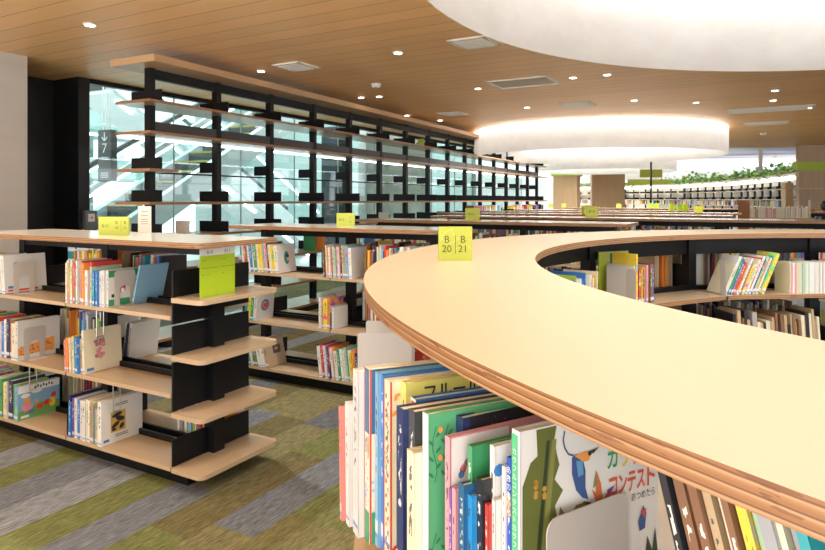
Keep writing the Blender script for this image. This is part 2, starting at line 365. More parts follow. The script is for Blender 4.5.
mb.build('sign_lettering', s_)
for x_ in (-0.08, -0.02, 0.04): MB().cyl(x_, 0, 0.66, 3.6, 0.012, M_SW, 8).build('hanger_rod', s_)

# ------------------------------------------------------------------ tall open shelf in front of the glass
SU = 5.6; SW = 0.95; NP = 16; N0 = 4.435
ts = empty('tall_shelving', (-2.72, 6.63, 0), R(-27), 'tall open black steel shelving with thin wood planks along the glass wall', 'shelf')
# local: x = towards the room (right), y = along n
def ny(i): return i * SW
LEN = (NP - 1) * SW
D = 0.25
fx = 0.02
MB().box(-0.30, 0.34, -0.24, LEN + 0.3, 2.87, 2.94, wood('canopy_board', (0.58, 0.36, 0.19), (0.54, 0.33, 0.17), 0.4, 1, 6)).build('canopy', ts)
for i in range(NP):
    MB().box(-0.04, 0.04, ny(i) - 0.035, ny(i) + 0.035, 0.0, 2.869, M_BLK).build('post', ts)
for i in range(NP - 1):
    y0, y1 = ny(i) + 0.035, ny(i + 1) - 0.035
    MB().box(-0.02, 0.035, y0, y1, 2.76, 2.86, M_BLK).build('beam', ts)
    MB().box(-0.02, 0.035, y0, y1, 2.205, 2.32, M_GREY).build('beam', ts)
    MB().box(-0.24, -0.225, y0 - 0.035, y1 + 0.035, 1.792, 1.81, M_BLK).build('rail', ts)
def plank(z, y0, y1, x0=-D, x1=D, th=0.028, parent=ts):
    mb = MB(); mb.prism([(x0, y0), (x1, y0), (x1, y1), (x0, y1)], z - th, z, M_SHELF, M_PLY); return mb.build('shelf', parent, bevel=0.003)
for z in (2.51, 2.195, 1.485):
    plank(z, -0.22, LEN + 0.25)
plank(1.82, -0.22, 0.15)
for z in (0.10, 0.42, 0.80, 1.14): plank(z, -0.22, LEN + 0.25)
MB().box(-0.245, -0.215, -0.2, LEN + 0.2, 2.150, 2.166, M_LED).build('led_strip', ts)
for i in range(NP):
    y = ny(i)
    for z, full in ((2.511, 1), (1.82, 0), (1.486, 1), (1.141, 1), (0.801, 1), (0.421, 1)):
        x1 = 0.22 if full or i == 0 else -0.01
        MB().box(-0.22, x1, y - 0.048, y - 0.036, z, z + 0.12, M_BLK).build('divider', ts)
MB().box(-0.25, 0.25, 0, LEN, 0.0, 0.07, M_BLK).build('base', ts)

# ------------------------------------------------------------------ books
PAL = dict(white=(0.78,0.77,0.74), cream=(0.74,0.68,0.50), red=(0.62,0.06,0.05), orange=(0.80,0.28,0.05), yellow=(0.82,0.62,0.06), green=(0.05,0.32,0.13),
  lime=(0.42,0.55,0.06), teal=(0.03,0.33,0.36), blue=(0.04,0.20,0.55), navy=(0.02,0.035,0.13), purple=(0.20,0.08,0.33), pink=(0.78,0.36,0.42), brown=(0.25,0.12,0.06),
  black=(0.02,0.02,0.025), grey=(0.35,0.35,0.36), tan=(0.50,0.36,0.21), maroon=(0.25,0.03,0.05))
PAL['pale blue'] = (0.25, 0.50, 0.72); PAL['pale green'] = (0.42, 0.60, 0.40); PAL['salmon'] = (0.78, 0.26, 0.22)
m = mat('book_cover', (1, 1, 1), 0.35); t = NT(m); oi = t.n('ShaderNodeObjectInfo'); tc = t.n('ShaderNodeTexCoord')
sg = t.n('ShaderNodeSeparateXYZ'); t.l(tc.outputs['Generated'], sg.inputs[0]); sn = t.n('ShaderNodeSeparateXYZ'); t.l(tc.outputs['Normal'], sn.inputs[0])
spine = t.math('LESS_THAN', sn.outputs[1], -0.5)
rv = oi.outputs['Random']
hsv = t.n('ShaderNodeHueSaturation'); t.l(oi.outputs['Color'], hsv.inputs['Color']); t.l(t.math('ADD', t.math('MULTIPLY', rv, 0.9), 0.05), hsv.inputs['Hue']); hsv.inputs['Saturation'].default_value = 1.3
oc = t.n('ShaderNodeVectorMath', operation='ADD'); t.l(tc.outputs['Object'], oc.inputs[0]); cm = t.n('ShaderNodeCombineXYZ'); t.l(t.math('MULTIPLY', rv, 37.0), cm.inputs[0]); t.l(t.math('MULTIPLY', rv, 13.0), cm.inputs[1]); t.l(cm.outputs[0], oc.inputs[1])
nz = t.noise(oc.outputs[0], 14, 2); n2 = t.noise(oc.outputs[0], 34, 1)
art = t.mix(t.math('MULTIPLY', t.math('GREATER_THAN', nz, 0.56), 0.75), oi.outputs['Color'], hsv.outputs[0])
art = t.mix(t.math('MULTIPLY', t.math('GREATER_THAN', n2, 0.64), 0.7), art, t.n('ShaderNodeRGB').outputs[0])
art = t.mix(t.math('LESS_THAN', t.math('FRACT', t.math('MULTIPLY', rv, 7.3)), 0.45), art, oi.outputs['Color'])
# spine: title strokes, a band and the library's sticker
tn = t.noise(t.mapped(oc.outputs[0], (150, 1, 95)), 1.0, 1)
bw = t.n('ShaderNodeRGBToBW'); t.l(oi.outputs['Color'], bw.inputs[0]); inkc = t.mix(t.math('GREATER_THAN', bw.outputs[0], 0.25), (0.85, 0.83, 0.75), (0.05, 0.05, 0.09))
z = sg.outputs[2]; x = sg.outputs[0]
inx = t.math('MULTIPLY', t.math('GREATER_THAN', x, 0.28), t.math('LESS_THAN', x, 0.72))
tm = t.math('MULTIPLY', t.math('MULTIPLY', t.math('GREATER_THAN', z, 0.42), t.math('LESS_THAN', z, 0.90)), t.math('MULTIPLY', inx, t.math('GREATER_THAN', tn, 0.54)))
band = t.math('MULTIPLY', t.math('GREATER_THAN', z, t.math('ADD', 0.18, t.math('MULTIPLY', rv, 0.5))), t.math('LESS_THAN', z, t.math('ADD', 0.30, t.math('MULTIPLY', rv, 0.5))))
band = t.math('MULTIPLY', band, t.math('GREATER_THAN', t.math('FRACT', t.math('MULTIPLY', rv, 3.7)), 0.55))
sp = t.mix(t.math('MULTIPLY', band, 0.8), oi.outputs['Color'], hsv.outputs[0]); sp = t.mix(t.math('MULTIPLY', tm, 0.85), sp, inkc)
stk = t.math('MULTIPLY', t.math('GREATER_THAN', z, 0.05), t.math('LESS_THAN', z, 0.15)); sp = t.mix(t.math('MULTIPLY', stk, 0.9), sp, (0.75, 0.75, 0.75))
sb = t.math('MULTIPLY', t.math('GREATER_THAN', z, 0.05), t.math('LESS_THAN', z, 0.075)); sp = t.mix(t.math('MULTIPLY', sb, 0.9), sp, (0.10, 0.25, 0.60))
art = t.mix(oi.outputs['Alpha'], oi.outputs['Color'], art)
t.l(t.mix(spine, art, sp), t.b.inputs['Base Color']); t.b.inputs['Coat Weight'].default_value = 0.3; M_COVER = m
m = mat('row_of_books', (1, 1, 1), 0.45); t = NT(m); vc = t.n('ShaderNodeVertexColor'); vc.layer_name = 'Col'; t.l(vc.outputs[0], t.b.inputs['Base Color']); M_VC = m

COUNT = [0]; FAR = MB()
ORD = ['first','second','third','fourth','fifth','sixth','seventh','eighth','ninth','tenth','eleventh','twelfth','thirteenth','fourteenth','fifteenth','sixteenth','seventeenth','eighteenth','nineteenth','twentieth']
def ordn(i):
    if i < 20: return ORD[i]
    return ('twenty-' if i < 29 else 'thirty-') + ORD[(i - 20) % 10] if i not in (29,) else 'thirtieth'
def sizeword(t_, h):
    a = 'thin' if t_ < 0.011 else ('thick' if t_ > 0.024 else '')
    b = 'tall' if h > 0.265 else ('short' if h < 0.20 else '')
    return (a + ' ' + b).strip()
def book(loc, rz, t_, h, d, cname, label, lean=0.0, group=None, detail=True, pitch=0.0):
    c = PAL[cname]; j = rnd.uniform(0.88, 1.08)
    o = empty('book', loc, 0, label, 'book', group); o.rotation_mode = 'XYZ'
    o.rotation_euler = (0, lean, rz)
    M_ = None
    if lean: # order: lean about local y, then turn about z
        o.rotation_euler = (Matrix.Rotation(rz, 3, 'Z') @ Matrix.Rotation(lean, 3, 'Y')).to_euler()
        o.location = Vector(loc) + Vector((0, 0, t_/2 * abs(math.sin(lean))))
    b = MB(); e = 0.0022; x = t_/2
    b.box(-x, -x + e, 0.001, d, 0, h, M_COVER).box(x - e, x, 0.001, d, 0, h, M_COVER).box(-x, x, 0, e, 0, h, M_COVER)
    cv = b.build('cover', o, fix=False); cv.color = (min(1, c[0]*j), min(1, c[1]*j), min(1, c[2]*j), 0 if cname in ('white', 'navy', 'black') else 1)
    MB().box(-x + e, x - e, e, d - 0.003, 0.003, h - 0.003, M_PAGES).build('pages', o, fix=False)
    COUNT[0] += 1; return o
WT = ['white']*7 + ['cream']*3 + ['red']*3 + ['orange']*2 + ['yellow']*2 + ['green']*2 + ['lime', 'teal', 'pale blue', 'pale blue', 'blue', 'blue', 'navy', 'purple', 'pink', 'pink', 'brown', 'black', 'grey', 'tan', 'pale green', 'maroon']
DARKW = ['tan']*5 + ['brown']*4 + ['grey']*3 + ['cream']*4 + ['teal', 'navy', 'white', 'maroon', 'black', 'pale green']
def row_books(frame, x0, x1, y, z, place, names=None, lean=0.0, dep=0.20, hr=(0.20, 0.27), tr=(0.008, 0.02), pal=WT, group=None, seed=None, jit=0.012, far=False, fit=False):
    """books side by side; frame = (origin, rz); local x runs to the right when facing the spines"""
    r = random.Random(seed if seed is not None else hash((round(x0, 3), round(y, 3), round(z, 3))) % 9999)
    og, rz = frame; Rm = Matrix.Rotation(rz, 3, 'Z'); x = x0; i = 0; out = []
    specs = []
    if fit:
        tot = sum((s[1] if isinstance(s, tuple) and s[1] else 0.013) / math.cos(lean) + 0.0012 for s in names); kf = (x1 - x0) / tot
        names = [((s if isinstance(s, tuple) else (s, 0.013)) + (None,)*4)[:4] for s in names]; names = [(s[0], (s[1] or 0.013)*kf, s[2], s[3]) for s in names]; x1 += 0.05
    while True:
        if names is not None:
            if i >= len(names): break
            s = names[i]; cn, t_, h, d = (s + (None,) * 4)[:4] if isinstance(s, tuple) else (s, None, None, None)
        else: cn, t_, h, d = r.choice(pal), None, None, None
        t_ = t_ or r.uniform(*tr); h = h or r.uniform(*hr); d = d or dep * r.uniform(0.88, 1.05)
        step = t_ / math.cos(lean) + 0.0012
        if x + step > x1: break
        specs.append((cn, t_, h, d, x + step / 2, r.uniform(-jit, jit))); x += step; i += 1
    n = len(specs)
    if far:
        for (cn, t_, h, d, xc, jy) in specs:
            Mf = Matrix.Translation(Vector(og) + Rm @ Vector((xc, y + jy, z + t_/2*abs(math.sin(lean))))) @ Matrix.Rotation(rz, 4, 'Z') @ Matrix.Rotation(lean, 4, 'Y')
            FAR.box(-t_/2, t_/2, 0, d, 0, h, M_VC, Mf, PAL[cn])
        return out, x
    for i, (cn, t_, h, d, xc, jy) in enumerate(specs):
        pos = 'last' if i == n - 1 and n > 1 else ordn(i)
        lab = '%s %s book, %s, %s' % (sizeword(t_, h), cn, pos, place)
        lo = Vector(og) + Rm @ Vector((xc, y + jy, z))
        out.append(book(lo, rz, t_, h, d, cn, lab.strip(), lean, group))
    return out, x
def far_books(frame, x0, x1, y, z, seed, hr=(0.19, 0.27), pal=WT, gap=0.06):
    og, rz = frame; r = random.Random(seed); Mx = Matrix.Translation(Vector(og)) @ Matrix.Rotation(rz, 4, 'Z'); x = x0
    while x < x1:
        if r.random() < gap: x += r.uniform(0.08, 0.35); continue
        t_ = r.uniform(0.010, 0.026); h = r.uniform(*hr); c = PAL[r.choice(pal)]; y_ = y + r.uniform(-0.012, 0.012)
        FAR.box(x, x + t_ - 0.001, y_, y_ + 0.19, z, z + h, M_VC, Mx, c); x += t_

def arch_outline(w_, h, leg, r_=0.02):
    pts = [(-w_/2, 0), (-w_/2 + leg, 0)]
    ir = w_/2 - leg; ih = h * 0.42
    for i in range(9): a = math.pi - math.pi * i / 8; pts.append((ir * math.cos(a), ih + ir * 0.9 * math.sin(a)))
    pts += [(w_/2 - leg, 0), (w_/2, 0)]
    for i in range(5): a = math.pi/2 * i / 4; pts.append((w_/2 - r_ + r_*math.cos(a), h - r_ + r_*math.sin(a)))
    for i in range(5): a = math.pi/2 + math.pi/2 * i / 4; pts.append((-w_/2 + r_ + r_*math.cos(a), h - r_ + r_*math.sin(a)))
    return pts
def bookend(loc, rz, label, w_=0.135, h=0.20, arch=True, group='bookends', solid_r=0.02):
    """upright plate spans local y (0..w), faces local +x; the foot lies on the shelf"""
    o = empty('bookend', loc, rz, label, 'bookend', group)
    Mx = Matrix.Translation((0, w_/2, 0)) @ Matrix(((0,0,1,0),(1,0,0,0),(0,1,0,0),(0,0,0,1)))
    if arch: pts = arch_outline(w_, h, w_*0.26)
    else:
        pts = [(-w_/2, 0), (w_/2, 0)]
        for i in range(5): a = math.pi/2*i/4; pts.append((w_/2 - solid_r + solid_r*math.cos(a), h - solid_r + solid_r*math.sin(a)))
        for i in range(5): a = math.pi/2 + math.pi/2*i/4; pts.append((-w_/2 + solid_r + solid_r*math.cos(a), h - solid_r + solid_r*math.sin(a)))
    MB().prism(pts, 0, 0.002, M_BEND, M=Mx).build('upright_plate', o)
    MB().box(0.0, 0.055, w_*0.12, w_*0.88, 0, 0.0015, M_BEND).build('foot', o)
    return o

# cover art: drawn on the right-hand cover of a book (x = +t/2), first coordinate from the spine, second up
def art_plane(bk, t_): return Matrix(((0,0,1,t_/2 + 0.0006),(1,0,0,0),(0,1,0,0),(0,0,0,1)))
def colm(c): return mat('print_' + '_'.join('%02d' % int(q*99) for q in c), c, 0.4)

# ------------------------------------------------------------------ straight bookcases
LV = (0.12, 0.50, 0.905)
def rrect(x0, x1, y0, y1, r_, corners=(1,1,1,1)):
    out = []
    for (cx_, cy_, a0, on) in ((x0, y0, 180, corners[0]), (x1, y0, 270, corners[1]), (x1, y1, 0, corners[2]), (x0, y1, 90, corners[3])):
        if not on: out.append((cx_, cy_)); continue
        ox = cx_ + (r_ if cx_ == x0 else -r_); oy = cy_ + (r_ if cy_ == y0 else -r_)
        for i in range(6): a = R(a0 + 90*i/5); out.append((ox + r_*math.cos(a), oy + r_*math.sin(a)))
    return out
def bookcase(n0, u_right, u_left, posts, label, end_right=False, end_left=False, detail=True):
    """counter-height double-sided bookcase in the building grid; front face at n0"""
    cu = (u_right + u_left) / 2; L = (u_left - u_right) / 2; nc = n0 + 0.30
    o = empty('bookcase', W(nc, cu, 0), GRZ, label, 'bookcase')
    X = lambda u: -(u - cu)
    MB().prism(rrect(-L, L, -0.30, 0.30, 0.045), TOPZ - 0.028, TOPZ, M_TOP2, M_PLY).build('countertop', o)
    px_ = sorted(X(p) for p in posts)
    MB().box(px_[0] - 0.03, px_[-1] + 0.03, -0.20, 0.20, 0, 0.095, M_BLK).build('base', o)
    for x in px_: MB().box(x - 0.03, x + 0.03, -0.035, 0.035, 0.095, TOPZ - 0.029, M_BLK).build('post', o)
    MB().box(px_[0], px_[-1], -0.03, 0.03, TOPZ - 0.09, TOPZ - 0.03, M_BLK).build('top_beam', o)
    for a, b in zip(px_[:-1], px_[1:]):
        for z in LV:
            for s in (-1, 1):
                y0, y1 = (-0.285, -0.05) if s < 0 else (0.05, 0.285)
                MB().prism([(a + 0.006, y0), (b - 0.006, y0), (b - 0.006, y1), (a + 0.006, y1)], z - 0.022, z, M_SHELF).build('shelf', o)
            MB().box(a + 0.03, b - 0.03, -0.045, -0.03, z - 0.045, z + 0.03, M_BLK).build('back_rail', o)
            MB().box(a + 0.03, b - 0.03, 0.03, 0.045, z - 0.045, z + 0.03, M_BLK).build('back_rail', o)
    for k_, x in enumerate(px_):
        endp = (k_ == len(px_) - 1 and end_right) or (k_ == 0 and end_left)
        if endp: continue
        for z in LV:
            for s in (-1, 1):
                y0, y1 = (-0.275, -0.04) if s < 0 else (0.04, 0.275)
                MB().box(x - 0.005, x + 0.005, y0, y1, z + 0.001, z + 0.13, M_BLK).build('divider', o)
    for on, sgn, xe in ((end_right, 1, px_[-1]), (end_left, -1, px_[0])):
        if not on: continue
        xo = L if sgn > 0 else -L
        for i, z in enumerate((0.12, 0.405, 0.70, 1.0)):
            lo, hi = (xe + 0.008, xo) if sgn > 0 else (xo, xe - 0.008)
            cs = (0, 1, 1, 0) if sgn > 0 else (1, 0, 0, 1)
            MB().prism(rrect(lo, hi, -0.29, 0.29, 0.04, cs), z - 0.024, z, M_SHELF).build('end_shelf', o)
            hgt = (0.14, 0.255, 0.15, 0.14)[i]
            MB().box(xe - 0.006, xe + 0.006, -0.275, -0.035, z + 0.001, z + hgt, M_BLK).build('end_panel', o)
            MB().box(xe - 0.006, xe + 0.006, 0.035, 0.275, z + 0.001, z + (0.255 if i in (1,) else hgt), M_BLK).build('end_panel', o)
            if i == 3: MB().box(xe - 0.006, xe + 0.006, -0.275, -0.035, z - 0.14, z - 0.025, M_BLK).build('end_panel', o)
            if i in (3, 2): MB().box(xe - 0.006, xe + 0.006, -0.035, 0.275, z - 0.10, z - 0.025, M_BLK).build('end_panel', o)
        MB().box(xe + 0.006, xe + 0.05, -0.04, 0.04, 0.095, 1.0, M_BLK).build('end_post', o)
    return o
bookcase(2.26, 2.49, 4.74, (2.72, 3.62, 4.52), 'counter-height bookcase at the left with small end shelves and a B10 sign on top', end_right=True)
bookcase(3.99, 2.08, 4.08, (2.22, 2.99, 3.90), 'counter-height bookcase with the B12 sign, behind the front left one')
bookcase(5.90, 1.13, 4.08, (1.32, 2.20, 3.05, 3.90), 'third bookcase back, its counter ending mid picture with the B14 sign')
bookcase(7.70, -2.4, 4.08, (-2.2, -1.3, -0.4, 0.5, 1.4, 2.3, 3.2, 3.90), 'long fourth bookcase back, its counter running to the right frame edge')
bookcase(9.50, 0.49, 4.9, (0.68, 1.6, 2.5, 3.4, 4.3, 4.72), 'fifth bookcase back, its counter ending left of the wooden shelf end')
bookcase(11.3, 0.45, 4.9, (0.65, 1.6, 2.5, 3.4, 4.3, 4.72), 'sixth bookcase back, with a small yellow sign near its right end')
bookcase(13.6, -5.5, 0.05, (-5.3, -4.4, -3.5, -2.6, -1.7, -0.8, -0.13), 'far right bookcase in front of the wood clad column')
bookcase(13.4, 1.3, 5.0, (1.5, 2.4, 3.3, 4.2, 4.8), 'seventh bookcase back, before the far columns')
bookcase(17.0, -1.0, 4.9, (-0.8, 0.1, 1.0, 1.9, 2.8, 3.7, 4.7), 'farthest low bookcase, lined with small green signs')

def GF(n, u=0.0): return (W(n, u, 0), GRZ)
# frames: origin at u=0, local x = -u, local y = n offset
def gl(n0): return (W(n0, 0, 0), GRZ)
LC = 'left bookcase'
F0 = gl(2.26)
def xu(u): return -u
# groups are placed by the photo column of their first spine on the front edge of a shelf
def u_at(pxx, n): k_ = (pxx - 412.5)/640; Y = n / (NV.x*k_ + NV.y); return (UV.x*k_ + UV.y) * Y
def grp(F, n, x_first, x_last, z, place, setback=0.02, **k_):
    a = -u_at(x_first, n + setback); b = -u_at(x_last, n + setback)
    return row_books(F, a, b, setback, z, place, fit=bool(k_.get('names')), **k_)
T_ = LV[2]; M_ = LV[1]; B_ = LV[0]
A = {}
A['t1'] = grp(F0, 2.26, -42, 8, T_, 'far left group, top shelf, left bookcase', names=['white','yellow','blue','red','white','lime','yellow',('white',0.03,0.235),'yellow',('white',0.02,0.24,0.22),('white',0.024,0.235,0.21),('white',0.012,0.245,0.27)], seed=1, hr=(0.20,0.25), lean=R(-6))
A['t2'] = grp(F0, 2.26, 65, 108, T_, 'right group on top shelf, left bookcase', names=[('white',0.012,0.245),('cream',0.01,0.235),('yellow',0.014,0.20),('cream',0.011,0.25),('purple',0.009,0.235),('red',0.010,0.235),('white',0.009,0.25),('grey',0.016,0.235),('orange',0.009,0.235),('red',0.008,0.25),('orange',0.012,0.24),('white',0.016,0.20),('red',0.012,0.245),('white',0.008,0.22),('pale green',0.01,0.22),('blue',0.011,0.20),('pink',0.006,0.20),('blue',0.008,0.20),('white',0.009,0.20),('white',0.007,0.205),('green',0.007,0.20),('white',0.011,0.205,0.21),('white',0.011,0.205,0.275)], seed=2)
A['m1'] = grp(F0, 2.26, -40, 23, M_, 'left group on middle shelf, left bookcase', names=['red','white','tan','black','brown','tan',('navy',0.02,0.24),('green',0.015,0.25),('lime',0.022,0.235),('red',0.012,0.25),('white',0.01,0.22),('blue',0.008,0.22),('white',0.010,0.24),('navy',0.01,0.25),('brown',0.018,0.25),('cream',0.012,0.23),('white',0.010,0.245,0.27)], seed=3, hr=(0.21,0.25))
A['m2'] = grp(F0, 2.26, 66, 84, M_, 'right group on middle shelf, left bookcase', names=[('salmon',0.012,0.185),('orange',0.010,0.20),('cream',0.013,0.20),('yellow',0.010,0.21),('cream',0.012,0.20),('teal',0.009,0.21),('blue',0.011,0.21),('tan',0.014,0.20),('cream',0.012,0.25,0.245)], seed=4, lean=R(-3))
A['b1'] = grp(F0, 2.26, -30, 22, B_, 'left group on bottom shelf, left bookcase', names=['white','pink','red','teal','white','maroon','green','black','white',('pink',0.012,0.23),('white',0.010,0.24),('green',0.010,0.24),('yellow',0.010,0.22),('cream',0.010,0.23),('navy',0.018,0.24),('lime',0.010,0.22),('green',0.007,0.215),('pale blue',0.012,0.215,0.27)], seed=5, hr=(0.21,0.25))
A['b2'] = grp(F0, 2.26, 67, 105, B_, 'right group on bottom shelf, left bookcase', names=[('navy',0.009,0.24),('blue',0.009,0.20),('purple',0.007,0.23),('white',0.012,0.23),('blue',0.010,0.225),('white',0.014,0.225),('white',0.012,0.23),('cream',0.010,0.24),('white',0.010,0.235),('tan',0.014,0.235),('pale blue',0.012,0.20),('yellow',0.007,0.195),('white',0.014,0.25,0.27)], seed=6)
def last_of(key): o = A[key][0][-1]; c = o.children[0]; xs = [v.co.x for v in c.data.vertices]; return o, max(xs) * 2
def art(key): o, t_ = last_of(key); return MB(), Matrix(((0,0,1,t_/2 + 0.0006),(1,0,0,0),(0,1,0,0),(0,0,0,1))), o
def finish(mb, o): mb.build('cover_art', o, fix=False); o.children[0].color[3] = 0
red = colm((0.7,0.05,0.04)); grn = colm((0.04,0.30,0.14)); blk = colm((0.03,0.03,0.04)); blu = colm((0.05,0.22,0.55)); yel = colm((0.85,0.62,0.05)); brn = colm((0.28,0.12,0.05)); org = colm((0.85,0.35,0.08)); pnk = colm((0.75,0.30,0.35)); wht = colm((0.82,0.82,0.80)); gld = colm((0.62,0.42,0.08)); grs = colm((0.15,0.38,0.10)); lbl = colm((0.25,0.52,0.75)); skn = colm((0.80,0.50,0.36))
mb, P, o = art('t1'); blob(mb, 0.08, 0.17, 0.022, 0.022, skn, P); blob(mb, 0.08, 0.183, 0.020, 0.012, blk, P, z=0.0003)
poly(mb, [(0.02,0.03),(0.06,0.03),(0.06,0.045),(0.02,0.045)], blu, P); poly(mb, [(0.02,0.01),(0.21,0.01),(0.21,0.022),(0.02,0.022)], red, P); finish(mb, o)
mb, P, o = art('t2'); poly(mb, [(0.002,0.165),(0.233,0.165),(0.233,0.203),(0.002,0.203)], grn, P); poly(mb, [(0.002,0.003),(0.233,0.003),(0.233,0.04),(0.002,0.04)], grn, P)
blob(mb, 0.09, 0.10, 0.022, 0.030, red, P); blob(mb, 0.092, 0.085, 0.012, 0.014, wht, P, z=0.0003); blob(mb, 0.135, 0.10, 0.006, 0.028, yel, P); blob(mb, 0.19, 0.115, 0.018, 0.032, yel, P)
poly(mb, [(0.02,0.05),(0.045,0.05),(0.045,0.07),(0.02,0.07)], blk, P, 0.0003); finish(mb, o)
mb, P, o = art('m1'); poly(mb, [(0.003,0.03),(0.232,0.03),(0.232,0.12),(0.003,0.075)], org, P)
for i in range(26): blob(mb, 0.02 + 0.2*rnd.random(), 0.03 + 0.06*rnd.random(), 0.006, 0.006, (grs, red, brn)[i % 3], P, 6, z=0.0003)
poly(mb, [(0.07,0.133),(0.14,0.15),(0.13,0.137)], blk, P); finish(mb, o)
mb, P, o = art('m2'); fl = colm((0.42,0.22,0.25))
for q in range(16): blob(mb, 0.10 + rnd.uniform(-0.025, 0.03), 0.13 + rnd.uniform(-0.05, 0.05), 0.014, 0.012, fl if q % 3 else pnk, P, 9, z=q*0.00003)
poly(mb, [(0.015,0.012),(0.06,0.012),(0.06,0.028),(0.015,0.028)], blu, P); stroke(mb, [(0.07,0.24),(0.10,0.16)], 0.003, brn, P); stroke(mb, [(0.13,0.24),(0.12,0.16)], 0.003, brn, P); finish(mb, o)
mb, P, o = art('b1'); poly(mb, [(0.002,0.002),(0.268,0.002),(0.268,0.075),(0.15,0.09),(0.002,0.05)], grs, P); poly(mb, [(0.002,0.17),(0.268,0.17),(0.268,0.213),(0.002,0.213)], wht, P)
for (x, y, a, b, cc) in ((0.06,0.075,0.035,0.028,pnk),(0.06,0.115,0.02,0.02,org),(0.08,0.045,0.025,0.012,blu),(0.14,0.06,0.022,0.017,red),(0.19,0.075,0.028,0.018,red),(0.22,0.07,0.022,0.03,yel),(0.23,0.115,0.018,0.018,red),(0.05,0.15,0.03,0.014,wht),(0.12,0.165,0.035,0.012,wht),(0.12,0.10,0.012,0.012,org)): blob(mb, x, y, a, b, cc, P, z=0.0003)
poly(mb, [(0.02,0.012),(0.07,0.012),(0.07,0.028),(0.02,0.028)], wht, P, 0.0005)
text_into(mb, 'ふしぎな', 0.03, blk, P @ Matrix.Translation((0.16, 0.19, 0.0005))) if False else None
for q in range(7): blob(mb, 0.11 + q*0.018, 0.19 + 0.006*(q % 2), 0.006, 0.009, blk, P, 7, z=0.0005)
finish(mb, o)
mb, P, o = art('b2'); poly(mb, [(0.06,0.06),(0.155,0.06),(0.155,0.175),(0.06,0.175)], gld, P)
for (x, y, a, b, r_) in ((0.09,0.10,0.03,0.012,0.5),(0.12,0.13,0.03,0.014,-0.3),(0.10,0.155,0.034,0.012,0.2),(0.13,0.085,0.018,0.012,0.8),(0.08,0.075,0.016,0.008,0)): blob(mb, x, y, a, b, blk, P, rot=r_, z=0.0003)
poly(mb, [(0.015,0.015),(0.05,0.015),(0.05,0.03),(0.015,0.03)], blu, P)
for y_ in (0.215, 0.205, 0.03, 0.04): poly(mb, [(0.09,y_),(0.17,y_),(0.17,y_+0.004),(0.09,y_+0.004)], blk, P)
finish(mb, o)
for key, lb in (('t1','ivory arched bookend at the left end of the left bookcase top shelf'),('t2','ivory arched bookend on the top shelf of the left bookcase, before a green edged book'),('m1','ivory arched bookend on the middle shelf of the left bookcase, before an orange landscape cover'),('m2',None),('b1',None),('b2',None)):
    o, t_ = last_of(key)
    z = o.location.z
    dx = t_/2 + 0.004 + (0.024 if key == 't1' else 0)
    if lb: bookend(Vector(o.location[:2] + (LV[2] if key[0] == 't' else LV[1],)) - UV * dx + NV * 0.035, GRZ, lb)
wire = mat('wire_steel', (0.55, 0.55, 0.53), 0.3, 0.7)
for key, lb in (('m2','thin wire book support hanging over the middle shelf books, left bookcase'),('b1','thin wire book support over the colourful picture book on the bottom shelf, left bookcase'),('b2','thin wire book support beside the white book with a gold picture, left bookcase')):
    o, t_ = last_of(key); zt = LV[2] if key == 'm2' else LV[1]; zb = zt - 0.20
    q = Vector((o.location.x, o.location.y, 0)) - UV*(t_/2 + 0.007) + NV*0.07
    mb = MB(); mb.bar(q + Vector((0,0,zb)), q + Vector((0,0,zt - 0.022)), 0.004, 0.004, wire); q2 = q + NV*0.045; mb.bar(q2 + Vector((0,0,zb)), q2 + Vector((0,0,zt - 0.022)), 0.004, 0.004, wire); mb.bar(q + Vector((0,0,zb)), q2 + Vector((0,0,zb)), 0.004, 0.004, wire)
    tag(mb.build('book_support'), lb, 'bookend')
# single books and the back side of the left bookcase
row_books(F0, -u_at(131, 2.42), -u_at(131, 2.42) + 0.5, 0.17, T_, 'right of the green edged one', names=[('pale blue', 0.012, 0.235, 0.20)], lean=R(16), seed=8)
row_books(F0, -u_at(122, 2.62), -u_at(122, 2.62) + 1, 0.36, M_, 'behind the flower cover, left bookcase', names=[('cream',0.012,0.24,0.20),('grey',0.007,0.235,0.20),('navy',0.005,0.235,0.2),('white',0.02,0.235,0.215)], lean=R(9), seed=9)
FB = (W(2.86, 0, 0), GRZ + math.pi)     # back side: x runs the other way
def back_row(u0, u1, z, place, **k_): return row_books(FB, u0, u1, 0.02, z, place, **k_)
back_row(2.80, 2.97, T_, 'behind the lime end sign', seed=11, pal=['tan','brown','cream','tan','white'])
back_row(3.25, 3.60, T_, 'back top shelf, middle of left bookcase', seed=12, far=True, hr=(0.24,0.27))
back_row(3.70, 4.10, T_, 'back top shelf, far end of left bookcase', seed=13, far=True, hr=(0.24,0.28), pal=['white','cream','orange','yellow'])
back_row(3.70, 4.3, M_, 'back middle shelf, far end of left bookcase', seed=14, far=True)
back_row(2.80, 3.10, B_, 'back bottom shelf, near end of left bookcase', seed=15, far=True)
back_row(3.75, 4.3, B_, 'back bottom shelf, far end of left bookcase', seed=16, far=True, pal=DARKW)
tag(MB().box(-0.13, 0.13, -0.006, 0.006, 0, 0.24, colm((0.78, 0.36, 0.42))).build('picture_book', loc=W(2.81, 2.86, LV[0] + 0.001), rotz=GRZ + R(90)) , 'pink picture book standing cover out at the low end of the left bookcase', 'book')

